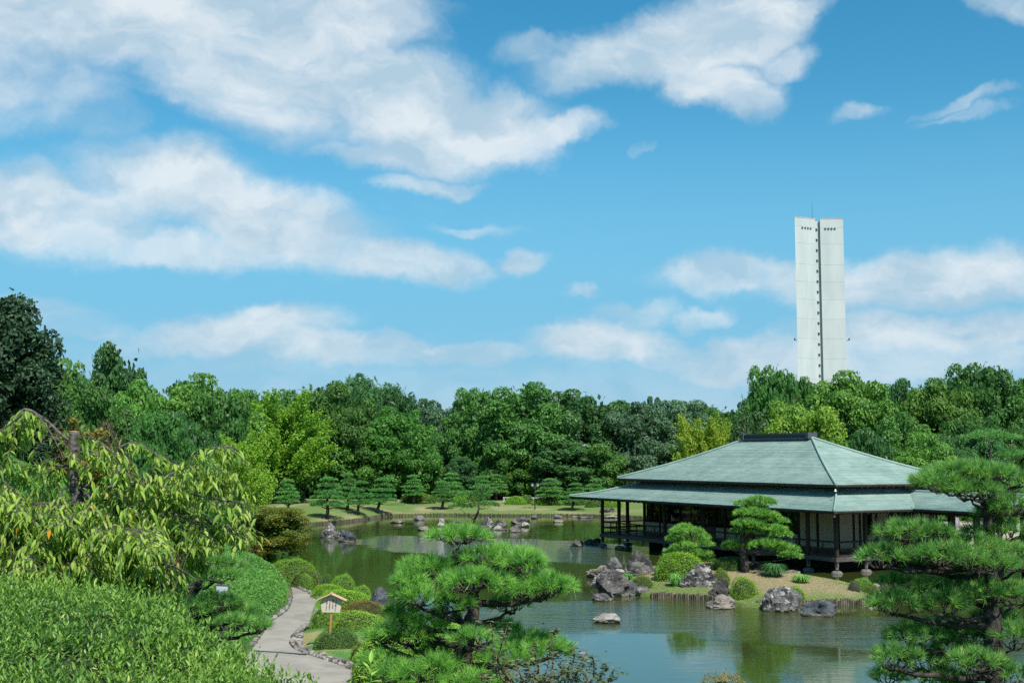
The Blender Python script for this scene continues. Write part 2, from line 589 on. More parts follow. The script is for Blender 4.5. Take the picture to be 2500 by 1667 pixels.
def copper_mat():
    t = NT('copper_patina')
    p = t.obj()
    a = t.noise(p, 0.35, 6, 0.6, 0.2)
    b = t.noise(p, 3.0, 4, 0.6, 0, (1, 1, 3))
    col = t.mix(t.ramp(t.math('ADD', t.math('MULTIPLY', a, 0.5), t.math('MULTIPLY', t.noise(p, 0.9, 6, 0.6, 0.4, (1, 1, .35)), 0.5)), 0.36, 0.64), (0.20, 0.30, 0.258), (0.285, 0.385, 0.342))
    col = t.mix(t.math('MULTIPLY', t.ramp(b, 0.45, 0.75), 0.5), col, (0.22, 0.30, 0.25))
    col = t.mix(1.0, col, t.mix(t.attr(), (0.82, 0.82, 0.82), (1.14, 1.14, 1.14)), 'MULTIPLY')
    return t.done(t.bsdf(col, 0.62, 0.35, t.bump(b, 0.15, 0.01)).outputs[0])


M['copper'] = copper_mat()


def glass_mat():
    t = NT('window_glass')
    g = t.n.new('ShaderNodeBsdfGlossy')
    g.inputs['Roughness'].default_value = 0.02
    g.inputs['Color'].default_value = (0.9, 0.95, 0.95, 1)
    tr = t.n.new('ShaderNodeBsdfTransparent')
    tr.inputs['Color'].default_value = (0.55, 0.6, 0.58, 1)
    lw = t.n.new('ShaderNodeLayerWeight')
    lw.inputs[0].default_value = 0.5
    fac = t.math('ADD', t.math('MULTIPLY', t.math('POWER', lw.outputs['Facing'], 5.0), 0.9), 0.045)
    ms = t.n.new('ShaderNodeMixShader')
    t.l.new(fac, ms.inputs[0])
    t.l.new(tr.outputs[0], ms.inputs[1])
    t.l.new(g.outputs[0], ms.inputs[2])
    return t.done(ms.outputs[0])


M['glass'] = glass_mat()


def rock_mat(name, dark, light, pale, pale_amt=0.5, vein=0.5):
    t = NT(name)
    p = t.pos()
    n1 = t.noise(p, 1.6, 8, 0.65, 0.6)
    n2 = t.noise(p, 3.6, 8, 0.66, 0.7, (1, 1, 1.6))
    n3 = t.noise(p, 22, 6, 0.7)
    col = t.mix(t.ramp(n1, 0.40, 0.60), dark, light)
    col = t.mix(t.ramp(n2, 0.62 - 0.16 * pale_amt, 0.78 - 0.16 * pale_amt), col, pale)
    col = t.mix(t.math('MULTIPLY', t.ramp(n3, 0.45, 0.62), 0.45 * vein), col, dark)
    # the pale tide mark left by the pond's changing level
    z = t.xyz(p)[2]
    zz = t.math('ADD', z, t.math('MULTIPLY', t.math('SUBTRACT', n2, 0.5), 0.22))
    col = t.mix(t.math('MULTIPLY', t.ramp(zz, 0.16, 0.08), 0.6), col, (0.25, 0.225, 0.185))
    col = t.mix(t.ramp(zz, 0.05, 0.0), col, (0.05, 0.045, 0.035))
    nb = t.bump(n2, 0.9, 0.16)
    nb = t.bump(n3, 0.6, 0.03, nb)
    return t.done(t.bsdf(col, 0.85, 0.3, nb).outputs[0])


M['rock_dark'] = rock_mat('rock_dark', (0.026, 0.026, 0.026), (0.095, 0.092, 0.088), (0.24, 0.23, 0.22), 0.25)
M['rock_grey'] = rock_mat('rock_grey', (0.06, 0.06, 0.062), (0.17, 0.165, 0.16), (0.33, 0.32, 0.30), 0.5)
M['rock_mixed'] = rock_mat('rock_mixed', (0.022, 0.022, 0.025), (0.15, 0.145, 0.14), (0.46, 0.45, 0.42), 0.8)
M['rock_pale'] = rock_mat('rock_pale', (0.20, 0.185, 0.16), (0.36, 0.345, 0.315), (0.50, 0.48, 0.44), 0.6, 0.3)
M['rock_tan'] = rock_mat('rock_tan', (0.10, 0.09, 0.074), (0.25, 0.225, 0.185), (0.38, 0.345, 0.29), 0.5, 0.4)
M['rock_slate'] = rock_mat('rock_slate', (0.035, 0.042, 0.048), (0.10, 0.115, 0.125), (0.21, 0.23, 0.24), 0.4)
M['rock_purple'] = rock_mat('rock_purple', (0.040, 0.038, 0.036), (0.145, 0.14, 0.132), (0.30, 0.29, 0.27), 0.45)


def cobble_mat():
    t = NT('cobble')
    p = t.pos()
    r = t.rnd()
    base = t.mix(r, (0.055, 0.052, 0.05), (0.22, 0.21, 0.19))
    n = t.noise(p, 14, 6, 0.65)
    col = t.mix(t.ramp(n, 0.35, 0.65), base, t.mix(1.0, base, (1.45, 1.4, 1.35), 'MULTIPLY'))
    return t.done(t.bsdf(col, 0.85, 0.3, t.bump(n, 0.5, 0.02)).outputs[0])


M['cobble'] = cobble_mat()


def turf_mat(name, green1, green2, dry, dry_lo, dry_hi, scale=0.22, off=(0, 0, 0), moist=False):
    t = NT(name)
    p = t.pos()
    a = t.noise(p, scale, 5, 0.55, 0.4, (1, 1, 1), off)
    b = t.noise(p, 9.0, 6, 0.7)
    c = t.noise(p, 45.0, 4, 0.7)
    col = t.mix(t.ramp(b, 0.3, 0.7), green1, green2)
    aa = t.math('ADD', a, t.math('MULTIPLY', t.math('SUBTRACT', b, 0.5), 0.14))
    if moist:                                   # greener where the turf is nearer to the water
        aa = t.math('ADD', aa, t.math('MULTIPLY', t.math('SUBTRACT', t.attr(), 0.62), 0.5))
    col = t.mix(t.ramp(aa, dry_lo, dry_hi), col, dry)
    col = t.mix(t.math('MULTIPLY', t.ramp(c, 0.5, 0.68), 0.45), col, t.mix(1.0, col, (0.45, 0.5, 0.4), 'MULTIPLY'))
    nb = t.bump(c, 0.9, 0.04)
    nb = t.bump(b, 0.5, 0.08, nb)
    return t.done(t.bsdf(col, 0.95, 0.1, nb).outputs[0])


M['lawn'] = turf_mat('lawn', (0.10, 0.17, 0.05), (0.17, 0.235, 0.075), (0.30, 0.265, 0.15), 0.50, 0.66, 0.16)
M['mound'] = turf_mat('mound', (0.10, 0.165, 0.045), (0.17, 0.225, 0.07), (0.30, 0.24, 0.145), 0.36, 0.58, 0.33, (3, 5, 0), True)
M['ground'] = turf_mat('ground', (0.05, 0.11, 0.03), (0.09, 0.17, 0.045), (0.20, 0.16, 0.09), 0.56, 0.7, 0.4)
M['verge'] = turf_mat('verge', (0.07, 0.20, 0.045), (0.13, 0.28, 0.07), (0.34, 0.30, 0.13), 0.47, 0.6, 0.5, (2.2, 0.4, 0))


def path_mat():
    t = NT('path_concrete')
    p = t.pos()
    a = t.noise(p, 1.1, 6, 0.6, 0.3)
    b = t.noise(p, 5.0, 5, 0.6, 0, (0.35, 3.2, 1))      # brushed across the way
    c = t.noise(p, 30, 4, 0.7)
    col = t.mix(t.ramp(a, 0.3, 0.7), (0.225, 0.205, 0.17), (0.30, 0.28, 0.24))
    col = t.mix(t.math('MULTIPLY', t.ramp(b, 0.45, 0.7), 0.5), col, (0.34, 0.32, 0.28))
    w = t.noise(p, 0.55, 5, 0.55, 0.5, (1, 1, 1), (7.3, 2.1, 0))
    col = t.mix(t.math('MULTIPLY', t.ramp(w, 0.56, 0.62), 0.5), col, (0.20, 0.175, 0.14))
    return t.done(t.bsdf(col, 0.85, 0.25, t.bump(c, 0.3, 0.01)).outputs[0])


M['path'] = path_mat()


def water_mat():
    t = NT('pond_water')
    p = t.pos()
    x, y, z = t.xyz(p)
    wn1 = t.noise(p, 0.10, 4, 0.6, 0.5)
    wob = t.math('MULTIPLY', t.math('SUBTRACT', t.noise(p, 0.32, 4, 0.6, 0.4, (0.6, 1, 1)), 0.5), 1.5)

    def patch(cx, cy, rx, ry, ang):
        mp = t.n.new('ShaderNodeMapping')
        mp.vector_type = 'TEXTURE'
        t.l.new(p, mp.inputs[0])
        mp.inputs[1].default_value = (cx, cy, 0)
        mp.inputs[2].default_value = (0, 0, ang)
        mp.inputs[3].default_value = (rx, ry, 100)
        ln = t.n.new('ShaderNodeVectorMath')
        ln.operation = 'LENGTH'
        t.l.new(mp.outputs[0], ln.inputs[0])
        return t.ramp(t.math('ADD', ln.outputs['Value'], t.math('MULTIPLY', wob, 0.45)), 1.12, 0.86)
    # breeze: one gust has roughened a long streak of the open pond, a second one lies before the island
    gust = t.math('MAXIMUM', patch(0.4, 80.5, 14.5, 7.2, R(-46)), t.math('MULTIPLY', patch(4.5, 47, 7, 4.5, 0.1), 0.42))
    gust = t.math('MAXIMUM', gust, t.math('MULTIPLY', patch(13, 43, 7, 4, 0.0), 0.22))
    amp = t.math('ADD', t.math('MULTIPLY', gust, 0.42), t.ramp(wn1, 0.4, 0.65, 0.012, 0.034))
    r1 = t.noise(p, 3.2, 3, 0.6, 0.2, (0.55, 1.5, 1))
    r2 = t.noise(p, 11.0, 2, 0.5, 0.0, (0.6, 1.4, 1))
    r3 = t.noise(p, 0.9, 2, 0.5, 0.3, (0.4, 1.6, 1))
    hgt = t.math('ADD', t.math('ADD', t.math('MULTIPLY', r1, 0.6), t.math('MULTIPLY', r2, 0.16)), t.math('MULTIPLY', r3, 0.9))
    nb = t.bump(hgt, amp, 0.26)
    b = t.bsdf((0.04, 0.058, 0.014), 0.02, 0.8, nb)
    b.inputs['IOR'].default_value = 1.4
    return t.done(b.outputs[0])


M['water'] = water_mat()

# ------------------------------------------------------------------ the setting: ground, pond, lawn, island, path
def poly_sd(pts, poly):
    """Signed distance of pts (n,2) to a closed polygon, positive inside."""
    poly = np.asarray(poly, float)
    a, b = poly, np.roll(poly, -1, 0)
    d2 = np.full(len(pts), 1e18)
    inside = np.zeros(len(pts), bool)
    for (ax, ay), (bx, by) in zip(a, b):
        ex, ey = bx - ax, by - ay
        t = np.clip(((pts[:, 0] - ax) * ex + (pts[:, 1] - ay) * ey) / (ex * ex + ey * ey), 0, 1)
        d2 = np.minimum(d2, (pts[:, 0] - ax - t * ex) ** 2 + (pts[:, 1] - ay - t * ey) ** 2)
        if ay != by:
            c = ((ay > pts[:, 1]) != (by > pts[:, 1])) & (pts[:, 0] < (bx - ax) * (pts[:, 1] - ay) / (by - ay) + ax)
            inside ^= c
    return np.where(inside, 1, -1) * np.sqrt(d2)


def smooth01(t):
    t = np.clip(t, 0, 1)
    return t * t * (3 - 2 * t)


def resample(pts, n, closed=False):
    pts = np.asarray(pts, float)
    q = np.vstack([pts, pts[:1]]) if closed else pts
    s = np.concatenate([[0], np.cumsum(np.linalg.norm(np.diff(q, axis=0), axis=1))])
    t = np.linspace(0, s[-1], n, endpoint=not closed)
    return np.stack([np.interp(t, s, q[:, k]) for k in range(q.shape[1])], 1)


def smooth_line(pts, it=2, closed=False):
    p = np.asarray(pts, float)
    for _ in range(it):                       # Chaikin
        a = p if closed else p[:-1]
        b = np.roll(p, -1, 0) if closed else p[1:]
        q = np.stack([a * .75 + b * .25, a * .25 + b * .75], 1).reshape(-1, p.shape[1])
        p = q if closed else np.vstack([p[:1], q, p[-1:]])
    return p


SHORE_PX = [(640, 1290), (700, 1284), (780, 1280), (852, 1274), (890, 1269), (928, 1262), (960, 1260), (1020, 1258.5), (1112, 1257.5), (1200, 1259),
            (1300, 1259.5), (1400, 1259), (1500, 1262), (1545, 1264)]
shore = np.array([G(u, v)[:2] for u, v in SHORE_PX])
shore = np.vstack([[[-44, 92]], shore, [[22, 113], [30, 104]]])
shore_s = smooth_line(shore, 2)

POND = [(-9.4, 60), (-8.0, 54.5), (-6.4, 50.5), (-5.2, 47), (-4.0, 44), (-3.0, 41), (-1.7, 36), (0.2, 30.5), (3, 27), (9, 25), (20, 24), (45, 22), (90, 30), (90, 76), (36, 78),
        (31, 90), (31, 106), (22, 121), (11, 130), (-8, 131), (-19, 119), (-27, 113), (-42, 106), (-50, 96), (-34, 82), (-22, 73), (-15.2, 69), (-12.4, 64)]

PATH_R_PX = [(700, 1424), (712, 1433), (734, 1440), (760, 1454), (776, 1468), (781, 1484), (772, 1500), (760, 1515), (748, 1524), (722, 1543), (708, 1560), (706, 1574), (718, 1587), (743, 1597),
             (804, 1616), (851, 1634), (900, 1655), (980, 1690)]
PATH_L_PX = [(696, 1424), (706, 1436), (708, 1450), (708, 1464), (704, 1478), (694, 1494), (668, 1511), (650, 1525), (636, 1545), (616, 1575), (590, 1605), (580, 1640), (600, 1690), (640, 1720)]
ZP = 0.5
path_r = smooth_line([G(u, v, ZP)[:2] for u, v in PATH_R_PX], 2)
path_l = smooth_line([G(u, v, ZP)[:2] for u, v in PATH_L_PX], 2) + np.array([0.10, 0])
# line of the path's far side, used for the bank (x of the bank's foot at each y)
_o = np.argsort(path_l[:, 1])
BANK_Y = np.concatenate([[0, 24], path_l[_o, 1], [54, 58, 62, 70]])
BANK_X = np.concatenate([[-6.5, -6.3], path_l[_o, 0], [-10.0, -11.6, -13.2, -16]])

SLOPE_Y = [-40, 5, 7, 9, 12, 16, 20, 24, 27.5, 30]
SLOPE_Z = [4.6, 4.45, 4.25, 4.0, 3.35, 2.45, 1.55, 0.8, 0.5, 0.4]


def land_z(x, y):
    """Height of the dry land (no pond)."""
    x, y = np.asarray(x, float), np.asarray(y, float)
    z = np.interp(y, SLOPE_Y, SLOPE_Z)
    z = np.where(y > 30, 0.45, z)
    s = np.interp(y, BANK_Y, BANK_X) - x
    hill = 0.5 + 0.55 * smooth01(s / 0.9) + 0.40 * np.clip(s - 0.3, 0, 16)
    hill = np.minimum(hill, 7.4) - 0.02 * np.clip(s - 18, 0, 200)
    fall = smooth01((76 - y) / 22)
    hill = 0.45 + (hill - 0.45) * fall
    z = np.where((s > 0) & (y < 76), np.maximum(z, hill), z)
    z = np.where(y > 76, 0.45 + 0.55 * smooth01((y - 76) / 60), z)
    return z


def ground_z(x, y, carve=True):
    x, y = np.atleast_1d(np.asarray(x, float)), np.atleast_1d(np.asarray(y, float))
    z = land_z(x, y)
    if carve:
        sd = poly_sd(np.stack([x, y], 1), POND)
        k = smooth01((sd + 0.9) / 1.5)
        z = z * (1 - k) - 1.2 * k
        z = np.where((x > 29) & (sd < 0) & (y > 76), np.maximum(z, 0.62 * smooth01(-sd / 1.0)), z)
    return z


def gz(x, y):
    return float(ground_z([x], [y])[0])


gx = np.concatenate([[-4000, -1500, -600, -250, -140, -100], np.arange(-76, -18, 2.0), np.arange(-18, 20, 0.5), np.arange(20, 76, 2.0), [90, 110, 160, 250, 600, 1500, 4000]])
gy = np.concatenate([[-1500, -300, -80, -30, -10], np.arange(-2, 64, 0.5), np.arange(64, 130, 1.5), [140, 155, 175, 200, 260, 400, 800, 2000, 6000]])
X, Y = np.meshgrid(gx, gy)
Z = ground_z(X.ravel(), Y.ravel())
nx, ny = len(gx), len(gy)
ii = (np.arange(ny - 1)[:, None] * nx + np.arange(nx - 1)[None, :]).ravel()
tag(link('ground', np_mesh('ground', np.stack([X.ravel(), Y.ravel(), Z], 1), np.stack([ii, ii + 1, ii + nx + 1, ii + nx], 1), M['ground'], smooth=True)), kind='structure')
# pond water: a sheet a little larger than the pond; the ground closes it in
tag(link('pond_water', np_mesh('pond_water', [(-75, 19, 0), (110, 19, 0), (110, 135, 0), (-75, 135, 0)], [(0, 1, 2, 3)], M['water'])), kind='structure')

# lawn on the far shore: rises gently behind its edge
line = resample(shore_s, 220)
rows = []
for k, (dy, dz) in enumerate([(0.0, -0.6), (0.0, 0.27), (0.25, 0.31), (1, 0.40), (2.5, 0.52), (5, 0.72), (8, 0.9), (12, 1.08), (18, 1.2), (30, 1.25), (60, 1.25)]):
    rr = line.copy()
    rr[:, 1] += dy
    zz = np.array([dz + (0.10 * mnoise.noise(Vector((px_ * .12, py_ * .15, 3))) * min(1, dy / 4)) for px_, py_ in rr])
    rows.append(np.column_stack([rr, zz]))
V = np.concatenate(rows)
n = len(line)
ii = (np.arange(len(rows) - 1)[:, None] * n + np.arange(n - 1)[None, :]).ravel()
tag(link('lawn', np_mesh('lawn', V, np.stack([ii, ii + 1, ii + n + 1, ii + n], 1), M['lawn'], smooth=True)), kind='structure')


def lawn_z(dy):
    return float(np.interp(dy, [0, .25, 1, 2.5, 5, 8, 12, 18], [.27, .31, .40, .52, .72, .9, 1.08, 1.2]))


def lawn_at(u, v):
    """Point on the far lawn under pixel (u, v)."""
    z = 0.6
    for _ in range(60):
        p = G(u, v, z)
        ys = np.interp(p[0], line[:, 0], line[:, 1])
        z = 0.88 * z + 0.12 * lawn_z(max(0, p[1] - ys))
    return np.array([p[0], p[1], z])


# timber piles that hold the far bank: too small to pick apart, one mass
st = MB()
for (x, y) in resample(shore_s, 640):
    if not (-36 < x < 26):
        continue
    h = 0.24 + random.uniform(-.04, .04)
    st.tube([(x, y - 0.05, -0.5), (x + random.uniform(-.01, .01), y - 0.06, h)], 0.058 * random.uniform(.85, 1.1), 5, random.random())
sh = tag(st.build('bank_piling', M['stake']), kind='stuff')

# island: a low turf mound
ISLE = [(4.6, 56.5), (4.9, 54.9), (5.3, 53.6), (5.96, 52.75), (7.2, 52.35), (8.43, 51.55), (8.95, 49.6), (9.6, 49.2), (10.6, 48.9), (11.5, 49.4), (12.4, 50.15), (13.5, 50.15), (14.55, 50.3), (15.7, 52.2),
        (16.0, 55.0), (14.75, 58.2), (13.4, 60.6), (11.8, 62.6), (9.6, 63.8), (7.6, 64.4), (6.2, 64.0), (5.4, 61.5), (4.7, 58.5)]
isle = smooth_line(ISLE, 2, True)
ib = resample(isle, 200, True)
ICX = np.array([11.0, 57.3])


def isle_h(x, y):
    sd = np.maximum(poly_sd(np.stack([np.atleast_1d(x), np.atleast_1d(y)], 1), ib), 0)
    g = np.exp(-(((x - 10.6) / 4.6) ** 2 + ((y - 58.2) / 4.2) ** 2))
    return 0.15 + 0.22 * smooth01(sd / 1.2) + (0.10 + 0.60 * g) * smooth01(sd / 4.2)


def iz(x, y):
    return float(isle_h(np.array([x]), np.array([y]))[0])


rings = [np.column_stack([ib, np.full(len(ib), -0.7)]), ]
for t in np.concatenate([[0, .02, .05], np.linspace(.1, 1, 26)]):
    q = ib * (1 - t) + ICX * t
    rings.append(np.column_stack([q, isle_h(q[:, 0], q[:, 1])]))
V = np.concatenate(rings)
n = len(ib)
a = np.arange(n)
fs = []
for k in range(len(rings) - 1):
    fs.append(np.stack([k * n + a, k * n + (a + 1) % n, (k + 1) * n + (a + 1) % n, (k + 1) * n + a], 1))
tag(link('island_ground', np_mesh('island_ground', V, np.concatenate(fs), M['mound'], tint=smooth01(np.maximum(poly_sd(V[:, :2], ib), 0) / 2.6), smooth=True)), kind='structure')


def isle_at(u, v):
    z = 0.4
    for _ in range(12):
        p = G(u, v, z)
        z = 0.5 * z + 0.5 * iz(p[0], p[1])
    return np.array([p[0], p[1], iz(p[0], p[1])])


# stakes along the island's edge: each its own part
stake_me = []
for k in range(5):
    mb = MB()
    r = 0.042 * (0.9 + 0.06 * k)
    mb.lathe([(r, -0.6), (r * 1.02, 0.1), (r * .97, 0.20 + .015 * k), (r * .7, 0.215 + .015 * k)], n=7, tint=k / 4)
    stake_me.append(mb.mesh('stake', M['stake']))


def stake_row(label, a_idx, b_idx):
    t = thing('stake_edging', label, 'edging', (ib[a_idx][0], ib[a_idx][1], 0), group='stake edgings of the island')
    seg = resample(ib[a_idx:b_idx + 1], max(2, int(np.linalg.norm(np.diff(ib[a_idx:b_idx + 1], axis=0), axis=1).sum() / 0.092)))
    for i, (x, y) in enumerate(seg):
        o = link('stake', random.choice(stake_me), t, (x - ib[a_idx][0], y - 0.04 - ib[a_idx][1], random.uniform(-.03, .03)), random.uniform(0, 6))
        o.rotation_euler = (random.uniform(-.04, .04), random.uniform(-.04, .04), random.uniform(0, 6))


def near_idx(x, y):
    return int(np.argmin((ib[:, 0] - x) ** 2 + (ib[:, 1] - y) ** 2))


stake_row('brown stake edging between the rock heap and the flat tan rock', near_idx(5.9, 52.8), near_idx(8.5, 51.4))
stake_row('brown timber stake edging behind the blunt grey rock at the island tip', near_idx(11.3, 49.3), near_idx(14.9, 50.6))

# path
npth = 160
pl, pr = resample(path_l, npth), resample(path_r, npth)
cols = [0, .04, .2, .4, .6, .8, .96, 1]
V = np.concatenate([np.column_stack([pl * (1 - c) + pr * c, np.full(npth, ZP + 0.03 + 0.02 * math.sin(math.pi * c))]) for c in cols])
ii = (np.arange(len(cols) - 1)[:, None] * npth + np.arange(npth - 1)[None, :]).ravel()
path = tag(link('path', np_mesh('path', V, np.stack([ii, ii + 1, ii + npth + 1, ii + npth], 1), M['path'], smooth=True)), kind='structure')
# a narrow steel drain across the way
dr = MB()
a0, b0 = G(618, 1592, ZP), G(748, 1601, ZP)
dr.beam((a0[0], a0[1], ZP + .052), (b0[0], b0[1], ZP + .052), 0.13, 0.012)
for k in range(26):
    t = (k + .5) / 26
    dr.box((a0[0] * (1 - t) + b0[0] * t, a0[1] * (1 - t) + b0[1] * t, ZP + .06), (0.012, .10, .008))
dr.build('drain_cover', M['dark_metal'], path)


def rock_mesh(name, seed, mat, sub=3, cuts=7, rough=0.16, squash=1.0, peak=0.0):
    bm = bmesh.new()
    bmesh.ops.create_icosphere(bm, subdivisions=sub, radius=1.0)
    r = random.Random(seed)
    planes = []
    for _ in range(cuts):
        d = Vector((r.gauss(0, 1), r.gauss(0, 1), r.gauss(0, .8))).normalized()
        planes.append((d, r.uniform(.55, .9)))
    off = Vector((r.uniform(-50, 50), r.uniform(-50, 50), r.uniform(-50, 50)))
    for v in bm.verts:
        p = v.co.copy()
        for d, h in planes:
            k = p.dot(d)
            if k > h:
                p -= d * (k - h) * 0.97
        nn = mnoise.fractal(p * 1.3 + off, 0.9, 2.1, 4) * rough * 1.5
        ng = abs(mnoise.noise(p * Vector((1.7, 1.7, 3.1)) + off * 1.7))
        ng = rough * (0.95 * max(0.0, 0.13 - ng) / 0.13 + 0.4 * max(0.0, 0.12 - abs(mnoise.noise(p * 4.3 - off))) / 0.12)
        p *= 1 + nn - ng + rough * .3
        if peak:
            k = max(0.0, p.z)
            f = 1 - peak * k
            p.x *= f
            p.y *= f
            p.x += 0.18 * k * r.choice((1,)) * math.sin(seed)
        p.z *= squash
        v.co = p
    for v in bm.verts:
        v.co.z += 0.42
    zs = [v.co.z for v in bm.verts]
    xs = [v.co.x for v in bm.verts]
    sx, z1 = max(xs) - min(xs), max(zs)
    for v in bm.verts:                       # unit width, unit height above z = 0
        v.co.x /= sx
        v.co.y /= sx
        v.co.z /= z1
    me = bpy.data.meshes.new(name)
    bm.to_mesh(me)
    bm.free()
    me.polygons.foreach_set('use_smooth', [True] * len(me.polygons))
    try:
        me.set_sharp_from_angle(angle=R(32))
    except Exception:
        pass
    me.materials.append(M[mat])
    return me


# cobbles that edge the path, each a part of it
cob = [rock_mesh('edge_stone', 900 + k, 'cobble', 2, 5, 0.10) for k in range(6)]


def edge_stones(ln, y0, y1, side, step=0.15):
    sg = resample(ln, int(np.linalg.norm(np.diff(ln, axis=0), axis=1).sum() / step))
    for i in range(len(sg) - 1):
        x, y = sg[i]
        if not (y0 < y < y1):
            continue
        d = sg[i + 1] - sg[i]
        w = random.uniform(.11, .20)
        o = link('edge_stone', random.choice(cob), path, (x + side * .09 + random.uniform(-.025, .025), y + random.uniform(-.03, .03), ZP + random.uniform(-.03, .03)))
        o.scale = (w, w * random.uniform(.75, 1.2), random.uniform(.07, .14))
        o.rotation_euler = (random.uniform(-.2, .2), random.uniform(-.2, .2), math.atan2(d[1], d[0]) + random.uniform(-.3, .3))


edge_stones(path_r, 29, 53, 1)
edge_stones(path_r + np.array([0.16, 0.05]), 31.5, 38.5, 1, 0.17)
edge_stones(path_l, 36, 48, -1, 0.17)

# turf verge inside the path's bend, under the sign
vg = [G(u, v, ZP)[:2] for u, v in [(752, 1524), (726, 1545), (713, 1561), (711, 1574), (722, 1585), (746, 1594), (806, 1612), (853, 1630), (905, 1652), (960, 1640), (930, 1560), (860, 1520), (800, 1505)]]
vb = resample(smooth_line(vg, 2, True), 90, True) + np.array([0.16, 0.0])
ctr = vb.mean(0)
V, fs = [], []
for k, t in enumerate((0, .08, .25, .5, .75, 1)):
    q = vb * (1 - t) + ctr * t
    V.append(np.column_stack([q, ZP - .02 + .09 * smooth01(np.full(len(q), t * 4)) + 0 * q[:, 0]]))
    if k:
        a = np.arange(90)
        fs.append(np.stack([(k - 1) * 90 + a, (k - 1) * 90 + (a + 1) % 90, k * 90 + (a + 1) % 90, k * 90 + a], 1))
tag(link('verge_turf', np_mesh('verge_turf', np.concatenate(V), np.concatenate(fs), M['verge'], smooth=True)), kind='structure')
# pale paving beyond the tea house
tag(link('paving', np_mesh('paving', [(27, 84, .80), (60, 84, .80), (60, 99, .80), (27, 99, .80), (27, 84, -.5), (60, 84, -.5), (60, 99, -.5), (27, 99, -.5)],
                           [(0, 1, 2, 3), (4, 5, 1, 0), (5, 6, 2, 1), (6, 7, 3, 2), (7, 4, 0, 3)], M['paving'])), kind='structure')

